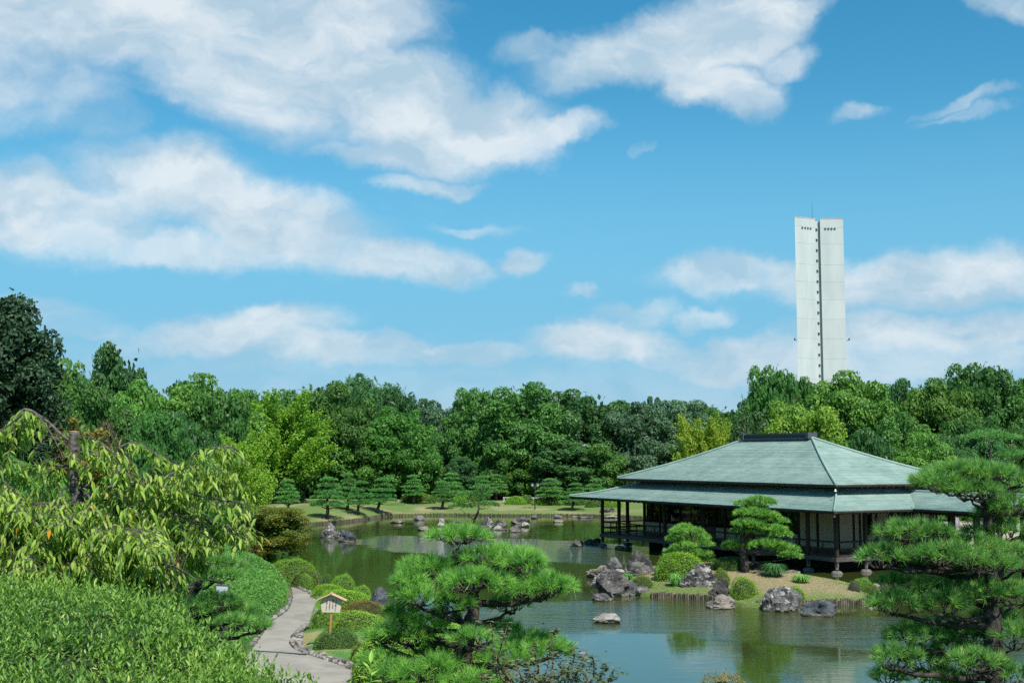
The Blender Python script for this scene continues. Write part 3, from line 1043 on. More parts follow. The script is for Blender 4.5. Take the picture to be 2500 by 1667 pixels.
# ------------------------------------------------------------------ the tower behind the wood
def build_tower():
    D = 278.0
    tl, tg1, tg2, tr = P(1940, 528, D), P(1990, 533, D + 2.4), P(2001.5, 533, D + 2.4), P(2058, 532.5, D + 2.2)
    top = tl[2]
    t = thing('memorial_tower', 'tall white concrete tower with round windows rising behind the trees', 'tower', (tl[0], tl[1], 0))
    ox = Vector((tl[0], tl[1], 0))

    vd = Vector((.235, .972, 0))                        # the slabs' sides run straight back

    def prism(mb, a, b, ins, z0, z1, tint=.5):
        w = (b - a).normalized()
        a, b = a + w * ins + vd * ins, b - w * ins + vd * ins
        q = [a, b, b + vd * (5.2 - 2 * ins), a + vd * (5.2 - 2 * ins)]
        mb.add([p_ + Vector((0, 0, z0)) for p_ in q] + [p_ + Vector((0, 0, z1)) for p_ in q],
               [(3, 2, 1, 0), (4, 5, 6, 7), (0, 1, 5, 4), (1, 2, 6, 5), (2, 3, 7, 6), (3, 0, 4, 7)], tint)

    def slab(a, b, name_x):
        """One of the two tall slabs: front line a-b, deep towards the back, in stacked panels with open joints."""
        a2, b2 = Vector((a[0], a[1], 0)) - ox, Vector((b[0], b[1], 0)) - ox
        w = (b2 - a2)
        L = w.length
        ang = math.atan2(w.y, w.x)
        zs = [0, 6, 12, 18, 23.2, 27.9, 32.5, 37, 41.5, 45.6, 49.6, 54.4, 58.3, top - .25]
        for i in range(len(zs) - 1):
            mb = MB()
            hh = zs[i + 1] - zs[i] - 0.03
            prism(mb, a2, b2, 0, zs[i], zs[i] + hh, random.random())
            mb.build('panel', M['concrete'], t)
        mb = MB()
        prism(mb, a2, b2, .06, 0, top - 2)
        mb.build('core', M['concrete_grey'], t)
        mb = MB()
        prism(mb, a2, b2, -.04, top - .24, top)
        mb.build('coping', M['concrete_grey'], t)
        # four round windows near the top
        for k in range(4):
            f = 0.36 + 0.135 * k if name_x == 0 else 0.22 + 0.135 * k
            q = a2 + w * f
            zc = top - 2.55
            nrmv = Vector((math.sin(ang), -math.cos(ang), 0))
            ring = MB()
            pts = [q + nrmv * .03 + Vector((math.cos(ang), math.sin(ang), 0)) * (.27 * math.cos(j * math.pi / 8)) + Vector((0, 0, zc + .27 * math.sin(j * math.pi / 8))) for j in range(17)]
            ring.tube(pts, .05, 5)
            fr = ring.build('window', M['concrete_grey'], t)
            disc = MB()
            disc.tube([q + Vector((0, 0, zc)) - nrmv * .05, q + Vector((0, 0, zc)) + nrmv * .02], .26, 14)
            disc.build('pane', M['dark_metal'], fr)
        return ang
    slab(tl, tg1, 0)
    slab(tg2, tr, 1)
    # recessed shaft between the slabs with a column of round windows
    g1, g2 = Vector((tg1[0], tg1[1], 0)) - ox, Vector((tg2[0], tg2[1], 0)) - ox
    mb = MB()
    c = (g1 + g2) / 2 + Vector((0, 2.5, 0))
    mb.box((c.x, c.y, top / 2 - .3), ((g2 - g1).length + .3, 3.4, top - .6))
    mb.build('shaft', M['concrete'], t)
    zz = top - 2.6
    while zz > 6:
        p = c + Vector((-.22, -1.7, zz))
        ring = MB()
        pts = [p + Vector((.36 * math.cos(j * math.pi / 8), -.03, .36 * math.sin(j * math.pi / 8))) for j in range(17)]
        ring.tube(pts, .05, 5)
        fr = ring.build('porthole', M['concrete_grey'], t)
        d = MB()
        d.tube([p + Vector((0, .05, 0)), p + Vector((0, -.02, 0))], .35, 14)
        d.build('pane', M['dark_metal'], fr)
        zz -= 2.42
    an = MB()
    a = P(1983, 531, D + 4) - np.array([*ox])
    an.tube([(a[0], a[1], top - .5), (a[0], a[1], top + 4.2)], [.05, .02], 5)
    an.tube([(a[0] + .35, a[1], top - .5), (a[0] + .35, a[1], top + .6)], .04, 5)
    an.build('antenna', M['dark_metal'], t)
    for (u, v, s) in ((1946, 831, -1), (2066, 831, 1)):
        q = P(u, v, D + (1.2 if s < 0 else 3.0)) - np.array([*ox])
        mb = MB()
        mb.beam((q[0], q[1], q[2]), (q[0] + s * .7, q[1] - .3, q[2]), .12, .12)
        mb.box((q[0] + s * .6, q[1] - .3, q[2] + .3), (.25, .35, .4))
        mb.build('floodlight', M['dark_metal'], t)


build_tower()

# ------------------------------------------------------------------ tea house
def build_tea_house():
    A = Vector((-0.476, 0.879, 0)).normalized()      # along the long pond side, away from the camera
    B = Vector((0.879, 0.476, 0)).normalized()       # along the short side, to the far end
    P0 = Vector((16.5, 63.2, 0))                     # corner post nearest to the camera
    LA, LB = 22.0, 11.5
    t = thing('tea_house', 'wooden tea house on stilts over the pond with two tiered green copper roofs', 'tea house', P0)
    ANG = math.atan2(A.y, A.x)

    def W(s, i, z=0.0):                              # s along A, i along B, from the corner post (local to the thing)
        return A * s + B * i + Vector((0, 0, z))
    Mx = Matrix((A, B, Vector((0, 0, 1)))).transposed()

    def bx(mb, s0, s1, i0, i1, z0, z1, tint=.5):
        return mb.box(W((s0 + s1) / 2, (i0 + i1) / 2, (z0 + z1) / 2), (abs(s1 - s0), abs(i1 - i0), abs(z1 - z0)), M=Mx, tint=tint)

    def part(name, mat, parent=t):
        def f(mb, **kw):
            return mb.build(name, M[mat], parent, **kw)
        return f

    # ---- roofs
    def shingle_face(mb, e0, e1, t0, t1, rows, tile):
        """Courses of copper shingles from the eave e0-e1 up to t0-t1; each laps the one below."""
        e0, e1, t0, t1 = map(Vector, (e0, e1, t0, t1))
        nv = (e1 - e0).cross(((t0 + t1) / 2 - (e0 + e1) / 2)).normalized()
        if nv.z < 0:
            nv = -nv
        for r_ in range(rows):
            f0, f1 = r_ / rows, (r_ + 1) / rows + .004
            sag = lambda f: -0.14 * math.sin(math.pi * f)
            a, b = e0.lerp(t0, f0), e1.lerp(t1, f0)
            c, d = e0.lerp(t0, min(f1, 1)), e1.lerp(t1, min(f1, 1))
            a.z += sag(f0); b.z += sag(f0); c.z += sag(min(f1, 1)); d.z += sag(min(f1, 1))
            L = (b - a).length
            n_ = max(1, int(L / tile))
            rt = random.gauss(.5, .2)
            offs = (r_ % 2) * .5
            cuts = [0.0] + [(k + offs) / n_ for k in range(1 if offs == 0 else 0, n_ + 1) if 0 < (k + offs) / n_ < 1] + [1.0]
            for k in range(len(cuts) - 1):
                g0, g1 = cuts[k], cuts[k + 1]
                lift = .024 + random.uniform(-.003, .004)
                p0, p1 = a.lerp(b, g0) + nv * lift, a.lerp(b, g1) + nv * (lift + random.uniform(-.003, .003))
                p2, p3 = c.lerp(d, g1) + nv * .006, c.lerp(d, g0) + nv * .006
                q0, q1 = p0 - nv * .035, p1 - nv * .035
                mb.add([p0, p1, p2, p3, q0, q1], [(0, 1, 2, 3), (4, 5, 1, 0)], min(1, max(0, random.gauss(rt, .13))))

    def slab_face(mb, e0, e1, t0, t1, th=.075):
        dz = Vector((0, 0, -.055))
        e0, e1, t0, t1 = Vector(e0) + dz * .4, Vector(e1) + dz * .4, Vector(t0) + dz, Vector(t1) + dz
        dn = Vector((0, 0, -th))
        mids0, mids1 = e0.lerp(t0, .5) + Vector((0, 0, -.15)), e1.lerp(t1, .5) + Vector((0, 0, -.15))
        mb.add([e0, e1, mids1, mids0, t1, t0, e0 + dn, e1 + dn, mids1 + dn, mids0 + dn, t1 + dn, t0 + dn],
               [(0, 1, 2, 3), (3, 2, 4, 5), (7, 6, 9, 8), (8, 9, 11, 10), (6, 7, 1, 0)])

    ZE, ZR = 4.46, 6.98
    q = .727
    e = [W(q, q, ZE), W(LA - q, q, ZE), W(LA - q, LB - q, ZE), W(q, LB - q, ZE)]      # near corner, far, back far, back near
    r0, r1 = W(8.0, LB / 2, ZR), W(14.0, LB / 2, ZR)
    main = MB()
    for f in ((e[0], e[1], r0, r1), (e[1], e[2], r1, r1), (e[2], e[3], r1, r0), (e[3], e[0], r0, r0)):
        slab_face(main, *f)
    mr = part('main_roof', 'timber')(main)
    sh = MB()
    shingle_face(sh, e[0], e[1], r0, r1, 40, .40)
    shingle_face(sh, e[1], e[2], r1, r1 + A * .01, 44, .40)
    shingle_face(sh, e[2], e[3], r1, r0, 40, .40)
    shingle_face(sh, e[3], e[0], r0 - A * .01, r0, 44, .40)
    tag(sh.build('shingles', M['copper'], mr), kind='stuff')
    for a, b in ((e[0], r0), (e[1], r1), (e[2], r1), (e[3], r0)):
        hip = MB()
        pts = [a.lerp(b, k / 10) + Vector((0, 0, .045 - .14 * math.sin(math.pi * k / 10))) for k in range(11)]
        hip.tube([p_ + Vector((0, 0, .03)) for p_ in pts], .06, 6, .8)
        hip.build('hip_cap', M['copper'], mr)
    rg = MB()
    bx(rg, 8.15, 13.85, LB / 2 - .34, LB / 2 + .34, ZR - .06, ZR + .05)
    bx(rg, 8.0, 14.0, LB / 2 - .22, LB / 2 + .22, ZR + .05, ZR + .25)
    bx(rg, 7.95, 14.05, LB / 2 - .30, LB / 2 + .30, ZR + .25, ZR + .30)
    bx(rg, 7.92, 14.08, LB / 2 - .12, LB / 2 + .12, ZR + .30, ZR + .35)
    for s in (7.92, 13.9):
        bx(rg, s, s + .2, LB / 2 - .36, LB / 2 + .36, ZR - .02, ZR + .37)
    ridge = part('ridge', 'ridge_metal')(rg)
    for k in range(24):
        s = 8.25 + k * .235
        mb = MB()
        bx(mb, s, s + .03, LB / 2 - .235, LB / 2 - .221, ZR + .07, ZR + .24)
        mb.build('ridge_rib', M['ridge_metal'], ridge)
    # lower skirt roof: eave 1.6 m outside the posts, running up under the main roof
    o, zi = 1.6, 3.24
    up = 2.1
    zt = zi + .285 * (o + up)
    E = [W(-o, -o, zi), W(LA + o, -o, zi), W(LA + o, LB + o, zi), W(-o, LB + o, zi)]
    T = [W(up, up, zt), W(LA - up, up, zt), W(LA - up, LB - up, zt), W(up, LB - up, zt)]
    WV = 3.78                                         # the covered walk joins the short side here
    Ev, Tv = W(-o, WV - o + 1.6, zi), W(up, WV - o + 1.6 + 3.7, zt)
    Ev = W(-o, WV, zi)
    Tv = W(up, WV + 3.7, zt)
    low = MB()
    slab_face(low, E[0], E[1], T[0], T[1])
    slab_face(low, E[1], E[2], T[1], T[2])
    slab_face(low, E[2], E[3], T[2], T[3])
    slab_face(low, E[3], E[0], T[3], T[0])
    lr = part('lower_roof', 'timber')(low)
    sh = MB()
    shingle_face(sh, E[0], E[1], T[0], T[1], 23, .40)
    shingle_face(sh, E[1], E[2], T[1], T[2], 23, .40)
    shingle_face(sh, E[2], E[3], T[2], T[3], 23, .40)
    shingle_face(sh, E[3], E[0], T[3], T[0], 23, .40)
    tag(sh.build('shingles', M['copper'], lr), kind='stuff')
    for k in range(4):
        hip = MB()
        pts = [E[k].lerp(T[k], j / 6) + Vector((0, 0, .05 - .14 * math.sin(math.pi * j / 6))) for j in range(7)]
        hip.tube([p_ + Vector((0, 0, .03)) for p_ in pts], .05, 6, .8)
        hip.build('hip_cap', M['copper'], lr)
    # eave boards and rafter ends under both eaves
    for (pts, zdn, n_) in ((e, .12, 1), (E, .12, 1)):
        mb = MB()
        for k in range(4):
            a, b = pts[k], pts[(k + 1) % 4]
            inn = ((pts[0] + pts[2]) / 2 - (a + b) / 2)
            inn.z = 0
            inn.normalize()
            mb.beam(a + Vector((0, 0, -.125)) + inn * .12, b + Vector((0, 0, -.125)) + inn * .12, .06, .06)
            L = (b - a).length
            m_ = int(L / .45)
            for j in range(1, m_):
                c = a.lerp(b, j / m_)
                if min(j, m_ - j) * L / m_ < 1.7:
                    continue
                mb.beam(c + inn * .02 + Vector((0, 0, -.15)), c + inn * 1.5 + Vector((0, 0, .18)), .05, .07)
        tag(mb.build('rafters', M['timber'], mr if pts is e else lr), kind='stuff')
    # clerestory wall between the two roofs
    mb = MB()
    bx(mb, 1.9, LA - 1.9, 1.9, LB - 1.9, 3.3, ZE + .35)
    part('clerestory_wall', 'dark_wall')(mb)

    # ---- deck, posts, footings
    mb = MB()
    bx(mb, -.08, LA + .08, -.08, LB + .08, .70, .78)
    deck = part('deck', 'timber')(mb)
    for k in range(18):                               # boards of the open walk along the pond side
        mb = MB()
        i0 = -.05 + k * .115
        bx(mb, -.05, LA + .05, i0, i0 + .108, .785, .83, random.random())
        mb.build('plank', M['deck_wood'], deck)
    for k in range(18):
        mb = MB()
        s0 = -.05 + k * .115
        bx(mb, s0, s0 + .108, 2.05, LB + .05, .785, .83, random.random())
        mb.build('plank', M['deck_wood'], deck)
    mb = MB()
    for (s0, s1, i0, i1) in ((-.14, LA + .14, -.14, -.02), (-.14, -.02, -.02, LB), (LA + .02, LA + .14, -.02, LB)):
        bx(mb, s0, s1, i0, i1, .60, .80)
    part('edge_beam', 'deck_wood')(mb)
    mb = MB()
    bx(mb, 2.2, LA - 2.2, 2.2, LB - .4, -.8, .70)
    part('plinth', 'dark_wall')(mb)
    posts = [(0, 0), (2.1, 0), (6.5, 0), (11.0, 0), (14.9, 0), (20.0, 0), (LA, 0), (0, 2.0), (0, 5.2), (0, 8.2), (LA, 2.0), (LA, 5.5), (LA, 9), (0, LB), (LA, LB)]
    for s, i in posts:
        mb = MB()
        p = W(s, i)
        mb.box(p + Vector((0, 0, 1.83)), (.17, .17, 2.96), ANG, random.random())
        po = part('post', 'timber')(mb)
        mb = MB()
        mb.lathe([(.22, -.75), (.27, -.7), (.31, -.05), (.29, .05), (.22, .13), (.11, .155)], p, 14)
        mb.build('footing_stone', M['footing'], po, smooth=False)
        mb = MB()
        mb.tube([p + Vector((0, 0, .2)), p + Vector((0, 0, .62))], .095, 8)
        mb.build('pillar_foot', M['footing'], po)
    # railing: two rails on balusters, on the pond side, round the near corner and the far end
    runs = [((0, 0), (LA, 0)), ((0, 0), (0, 6.0)), ((LA, 0), (LA, 5.5))]
    for a, b in runs:
        a_, b_ = W(*a), W(*b)
        L = (b_ - a_).length
        mb = MB()
        mb.tube([a_ + Vector((0, 0, 1.58)), b_ + Vector((0, 0, 1.58))], .045, 7)
        part('top_rail', 'timber')(mb)
        mb = MB()
        mb.beam(a_ + Vector((0, 0, 1.22)), b_ + Vector((0, 0, 1.22)), .05, .09)
        part('middle_rail', 'timber')(mb)
        mb = MB()
        mb.beam(a_ + Vector((0, 0, .89)), b_ + Vector((0, 0, .89)), .07, .08)
        part('bottom_rail', 'timber')(mb)
        m_ = int(L / 1.0)
        for k in range(1, m_):
            mb = MB()
            c = a_.lerp(b_, k / m_)
            mb.box(c + Vector((0, 0, 1.20)), (.06, .06, .72), ANG)
            part('baluster', 'timber')(mb)
    # ---- walls 2 m behind the posts
    h0, h1 = .84, 3.3
    mb = MB()
    bx(mb, 2.1, LA - 2.1, LB - 2.2, LB - 2.1, h0, h1)
    bx(mb, LA - 2.2, LA - 2.1, 2.1, LB - 2.2, h0, h1)
    part('back_wall', 'plaster')(mb)
    mb = MB()
    bx(mb, 2.1, LA - 2.1, 2.05, LB - 2.1, .80, .83)
    part('floor', 'deck_wood')(mb)
    mb = MB()
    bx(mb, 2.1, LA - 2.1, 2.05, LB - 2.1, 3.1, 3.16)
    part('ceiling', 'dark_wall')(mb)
    ws = [20, 18.2, 16, 13.85, 12.5, 11.5, 9.4, 7.2, 5.0]
    for s in ws + [2.0, 3.5]:
        mb = MB()
        bx(mb, s - .07, s + .07, 1.93, 2.07, .83, 3.3)
        part('wall_post', 'timber')(mb)
    for k in range(len(ws) - 1):
        s1, s0 = ws[k] - .07, ws[k + 1] + .07
        mid = (s0 + s1) / 2
        if k == 3:                                    # a boarded door leaf below its glass
            mb = MB(); bx(mb, s0, s1, 1.98, 2.02, .97, 1.64); part('door_panel', 'base_board')(mb)
        else:
            mb = MB(); bx(mb, s0, s1, 1.98, 2.03, .97, 1.64); part('wall_panel', 'plaster')(mb)
        mb = MB(); bx(mb, s0, s1, 1.965, 2.035, .83, .968); part('base_board', 'base_board')(mb)
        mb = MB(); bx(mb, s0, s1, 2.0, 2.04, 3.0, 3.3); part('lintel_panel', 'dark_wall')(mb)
        fr = MB()
        for (x0, x1, z0, z1) in ((s0, s1, 1.64, 1.71), (s0, s1, 2.93, 3.0), (s0, s0 + .05, 1.71, 2.93), (s1 - .05, s1, 1.71, 2.93), (mid - .03, mid + .03, 1.71, 2.93)):
            bx(fr, x0, x1, 1.97, 2.03, z0, z1)
        w = part('window', 'timber')(fr)
        for x0, x1 in ((s0 + .05, mid - .03), (mid + .03, s1 - .05)):
            g = MB(); bx(g, x0, x1, 1.998, 2.004, 1.71, 2.93)
            g.build('pane', M['glass'], w)
    # paper screens inside some of the bays
    for (s0, s1, i_) in ((17.2, 18.0, 3.6), (16.4, 16.9, 3.6), (14.1, 14.9, 3.8), (19.0, 19.6, 3.4), (11.8, 12.3, 3.5), (10.2, 11.0, 3.8)):
        mb = MB(); bx(mb, s0, s1, i_, i_ + .02, 1.5, 2.5)
        sc = part('paper_screen', 'paper')(mb)
        gr = MB()
        for k in range(5):
            x = s0 + (s1 - s0) * k / 4
            bx(gr, x - .012, x + .012, i_ - .03, i_ - .002, 1.5, 2.5)
        for k in range(7):
            z = 1.5 + k / 6
            bx(gr, s0, s1, i_ - .032, i_ - .004, z - .012, z + .012)
        gr.build('lattice', M['timber'], sc)
    for s0, s1 in ((2.07, 3.43), (3.57, 4.93)):       # plain plaster towards the near corner
        mb = MB(); bx(mb, s0, s1, 1.98, 2.03, .96, 3.3); part('wall_panel', 'plaster')(mb)
        mb = MB(); bx(mb, s0, s1, 1.965, 2.035, .83, .95); part('base_board', 'base_board')(mb)
    # short side: plaster bays, a bell-shaped window and two lattices
    def P_(u):                                        # i on the short wall (s = 2) under photograph column u
        k = (u - 1250) / F
        p = P0 + A * 2.0
        return (k * p.y - p.x) / (B.x - k * B.y)
    bays = [2.0, P_(2075), P_(2090), P_(2130), P_(2162), P_(2200), P_(2218), P_(2238)]
    end = P_(2276)
    for i in bays + [end]:
        mb = MB(); bx(mb, 1.93, 2.07, i - .06, i + .06, .83, 3.3); part('wall_post', 'timber')(mb)
    bays = bays + [end]
    for k in range(len(bays) - 1):
        i0, i1 = bays[k] + .06, bays[k + 1] - .06
        if i1 - i0 < .05:
            continue
        if k == 2:                                    # bay with the bell window
            c = (i0 + i1) / 2
            hw = .34
            for (x0, x1, z0, z1) in ((i0, c - hw, .96, 3.3), (c + hw, i1, .96, 3.3), (c - hw, c + hw, .96, 1.75), (c - hw, c + hw, 2.95, 3.3)):
                mb = MB(); bx(mb, 1.98, 2.03, x0, x1, z0, z1); part('wall_panel', 'plaster')(mb)
            fr = MB()
            prof = [(-.34, 1.75), (-.31, 2.2), (-.27, 2.55), (-.16, 2.8), (0, 2.95), (.16, 2.8), (.27, 2.55), (.31, 2.2), (.34, 1.75), (-.34, 1.75)]
            fr.tube([W(1.97, c + x, z) for x, z in prof], .035, 5)
            w = part('bell_window', 'timber')(fr)
            g = MB(); bx(g, 2.3, 2.32, c - .1, c + .26, 2.2, 2.75); g.build('paper_screen', M['paper'], w)
            gr = MB()
            for j in range(4):
                x = c - .1 + .36 * j / 3
                bx(gr, 2.27, 2.29, x - .012, x + .012, 2.2, 2.75)
            for j in range(4):
                z = 2.2 + .55 * j / 3
                bx(gr, 2.268, 2.288, c - .1, c + .26, z - .012, z + .012)
            gr.build('lattice', M['timber'], w)
        elif k in (4, 5):
            mb = MB(); bx(mb, 1.98, 2.03, i0, i1, .96, 1.6); part('wall_panel', 'plaster')(mb)
            back = MB(); bx(back, 2.06, 2.08, i0, i1, 1.6, 3.3)
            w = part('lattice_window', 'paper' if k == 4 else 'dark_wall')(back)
            gr = MB()
            n_ = max(3, int((i1 - i0) / .11))
            for j in range(n_ + 1):
                x = i0 + (i1 - i0) * j / n_
                bx(gr, 1.97, 2.01, x - .02, x + .02, 1.6, 3.3)
            for z in (1.62, 2.0, 2.4, 2.8, 3.2):
                bx(gr, 1.965, 2.0, i0, i1, z - .02, z + .02)
            gr.build('lattice', M['timber'], w)
        else:
            mb = MB(); bx(mb, 1.98, 2.03, i0, i1, .96, 3.3); part('wall_panel', 'plaster')(mb)
        mb = MB(); bx(mb, 1.965, 2.035, i0, i1, .83, .955); part('base_board', 'base_board')(mb)
    # ---- covered walk that leaves the short side towards the camera
    o2, zr = 6.5, 4.02
    wi0, wi1 = WV, WV + 5.8
    wm = (wi0 + wi1) / 2
    zl = zi + .004
    wk = MB()
    f_l = (W(-o2, wi0, zl), W(-o, wi0, zl), W(-o2, wm, zr), W(2.0, wm, zr))
    f_r = (W(-o, wi1, zl), W(-o2, wi1, zl), W(2.0, wm, zr), W(-o2, wm, zr))
    slab_face(wk, *f_l); slab_face(wk, *f_r)
    wr = part('walk_roof', 'timber')(wk)
    sh = MB()
    shingle_face(sh, W(-o2, wi0, zl), W(-o + .0, wi0, zl), W(-o2, wm, zr), W(2.0, wm, zr), 19, .40)
    shingle_face(sh, W(-o, wi1, zl), W(-o2, wi1, zl), W(2.0, wm, zr), W(-o2, wm, zr), 19, .40)
    tag(sh.build('shingles', M['copper'], wr), kind='stuff')
    cp = MB()
    cp.tube([W(-o2 - .05, wm, zr + .03), W(2.0, wm, zr + .03)], .07, 6)
    cp.build('ridge_cap', M['copper'], wr)
    cp = MB()
    pts = [W(-o, wi0, zl).lerp(W(2.0, wm, zr), j / 6) + Vector((0, 0, .04 - .14 * math.sin(math.pi * j / 6))) for j in range(7)]
    cp.tube(pts, .035, 5, .7)
    cp.build('valley_cap', M['copper'], wr)
    for s in (-1.7, -3.1, -4.5, -5.9):
        for i in (wi0 + 1.2, wi1 - 1.2):
            mb = MB()
            p = W(s, i)
            mb.box(p + Vector((0, 0, 1.35)), (.16, .16, 3.6), ANG)
            part('post', 'timber')(mb)
    mb = MB(); bx(mb, -o2, 0, wi0 + 1.0, wi1 - 1.0, .62, .80); part('walk_deck', 'timber')(mb)
    mb = MB()
    bx(mb, -o2, -.2, wi0 + 1.15, wi0 + 1.25, 2.95, 3.1); bx(mb, -o2, -.2, wi1 - 1.25, wi1 - 1.15, 2.95, 3.1)
    part('walk_beam', 'timber')(mb)
    # small pale lamps at the eave corners and on the deck edge
    for p in (W(.35, .35, ZE - .28), W(-1.2, -1.2, zi - .26)):
        mb = MB()
        mb.lathe([(.02, .08), (.04, .06), (.045, .02), (.065, -.04), (.06, -.05)], p, 10)
        part('eave_lamp', 'white_metal')(mb)
    for s in (19.0, 14.0):
        mb = MB()
        p = W(s, -.24, .56)
        mb.lathe([(.01, -.08), (.06, -.06), (.085, 0), (.06, .06), (.01, .085)], p, 10)
        part('edge_lamp', 'white_metal')(mb)


build_tea_house()

# ------------------------------------------------------------------ foliage builders
def kites(Pc, Nn, L, Wd, g, droop=0.0, along=None):
    """Leaf kites: centre Pc, normal Nn, length L, width Wd (arrays). Returns verts (n*4,3)."""
    n = len(Pc)
    if along is None:
        r = g.normal(size=(n, 3))
        t = nrm(np.cross(Nn, r))
    else:
        t = nrm(along)
    b = nrm(np.cross(Nn, t))
    L, Wd = np.broadcast_to(L, (n,))[:, None], np.broadcast_to(Wd, (n,))[:, None]
    Nn = nrm(np.cross(t, b))
    v = np.stack([Pc - t * L * .5, Pc + b * Wd * .5 + Nn * Wd * .12 - t * L * .05, Pc + t * L * .5 - np.array([0, 0, 1.0]) * L * droop, Pc - b * Wd * .5 + Nn * Wd * .12 - t * L * .05], 1)
    return v.reshape(-1, 3)


def kite_mesh(name, v, tint, mat):
    n = len(v) // 4
    return np_mesh(name, v, np.arange(4 * n).reshape(n, 4), mat, np.repeat(tint, 4))


def ball(g, n, up=0.0):
    d = g.normal(size=(n, 3))
    d[:, 2] += up
    return nrm(d)


def crown(name, seed, mat, kind='round', lobes=130, n=30000, L=.0225, Wd=.0155):
    """A crown of unit width and unit height, base at z = 0: leaf kites on the outer sides of many lobes."""
    g = np.random.default_rng(seed)
    cs, rs = [], []
    tries = 0
    while len(cs) < lobes and tries < 4000:
        tries += 1
        d = ball(g, 1)[0]
        if kind == 'round':
            c = d * np.array([.36, .36, .36]) * g.uniform(.4, 1.12) + np.array([0, 0, .56])
            r = g.uniform(.05, .105)
        elif kind == 'broad':
            c = d * np.array([.40, .40, .30]) * g.uniform(.45, 1.12) + np.array([0, 0, .58])
            r = g.uniform(.045, .10)
        elif kind == 'tall':
            z = g.uniform(.1, .92)
            w = .36 * math.sin(math.pi * min(1, .18 + z * .8)) ** .8
            a = g.uniform(0, 6.28)
            c = np.array([w * math.cos(a), w * math.sin(a), z]) * np.array([g.uniform(.5, 1)] * 2 + [1])
            r = g.uniform(.045, .095)
        elif kind == 'loose':
            c = d * np.array([.42, .42, .42]) * g.uniform(.35, 1.0) + np.array([0, 0, .54])
            r = g.uniform(.05, .12)
        elif kind == 'layer':
            z = g.choice([.25, .42, .58, .74, .9]) + g.normal() * .07
            w = .46 * (1 - .55 * abs(z - .45))
            a = g.uniform(0, 6.28)
            q = w * math.sqrt(g.uniform(.05, 1))
            c = np.array([q * math.cos(a), q * math.sin(a), z])
            r = g.uniform(.07, .14)
        cs.append(c)
        rs.append(r)
    cs, rs = np.array(cs), np.array(rs)
    flat = {'layer': .45, 'broad': .6, 'round': .66}.get(kind, .8)
    w = rs ** 2 / (rs ** 2).sum()
    li = g.choice(len(cs), n, p=w)
    d = ball(g, n, .35)
    rad = rs[li] * g.uniform(.72, 1.06, n) * np.where(g.uniform(size=n) < .04, g.uniform(1.02, 1.18, n), 1)
    bump = 1 + .18 * np.sin(d[:, 0] * 9 + li) * np.sin(d[:, 1] * 8 + 2 * li) * np.sin(d[:, 2] * 9)
    p = cs[li] + d * (rad * bump)[:, None] * np.array([1, 1, flat])
    keep = np.ones(n, bool)
    for c, r in zip(cs, rs):
        keep &= ~((((p - c) / np.array([1, 1, flat])) ** 2).sum(1) < (r * .62) ** 2) | (g.uniform(size=n) < .12)
    p, d, li = p[keep], d[keep], li[keep]
    m = len(p)
    nn = nrm(d + g.normal(size=(m, 3)) * .55 + np.array([0, 0, .35]))
    sz = g.uniform(.65, 1.3, m)
    v = kites(p, nn, L * sz, Wd * sz, g, .12)
    lobe_t = g.uniform(-.25, .25, len(cs))
    tint = np.clip(g.uniform(.05, .85, m) + lobe_t[li], 0, 1)
    # a sparse inner fill of bigger leaves so that the crown has no hollow
    k = n // 7
    q = cs[g.choice(len(cs), k)] + g.normal(size=(k, 3)) * .06
    q = q * np.array([.8, .8, .9]) + np.array([0, 0, .04])
    v2 = kites(q, ball(g, k), L * 2.2, Wd * 2.2, g)
    va = np.concatenate([v, v2])
    tv = np.concatenate([tint, g.uniform(0, .3, k)])
    lo, hi = np.percentile(va[:, 2], [.2, 99.7])
    va[:, 2] = (va[:, 2] - lo) / (hi - lo)
    va[:, :2] *= .5 / np.percentile(np.hypot(va[:, 0], va[:, 1]), 98.5)
    q4 = va.reshape(-1, 4, 3)
    ok = (q4[:, :, 2].max(1) < 1.03) & (np.hypot(q4[:, :, 0], q4[:, :, 1]).max(1) < .54)
    return kite_mesh(name, q4[ok].reshape(-1, 3), tv[ok], mat)


def plume_crown(name, seed, mat, n=15000, upright=.9):
    """Upright plumes of leaves along steep branches (ginkgo habit). Unit width and height."""
    g = np.random.default_rng(seed)
    ps, ts = [], []
    for b in range(120):
        z0 = g.uniform(.05, .72)
        a = g.uniform(0, 6.28)
        ln = (.50 - .26 * z0) * g.uniform(.6, 1.15)
        rise = g.uniform(.5, 1.25) * upright
        k = n // 120
        t = g.uniform(.25, 1, k)
        rad = t * ln
        x = rad * math.cos(a)
        y = rad * math.sin(a)
        z = z0 + rad * rise + .1 * (t ** 2) * ln
        spread = .024 * (1.25 - t)
        q = np.stack([x, y, z], 1) + g.normal(size=(k, 3)) * (spread[:, None] + .008)
        ps.append(q)
        ts.append(np.clip(g.uniform(.1, .7, k) + .25 * t, 0, 1))
    p = np.concatenate(ps)
    tint = np.concatenate(ts)
    p[:, 2] *= .95 / p[:, 2].max()
    v = kites(p, ball(g, len(p), .5), .021 * g.uniform(.6, 1.3, len(p)), .018, g, .1)
    return kite_mesh(name, v, tint, mat)


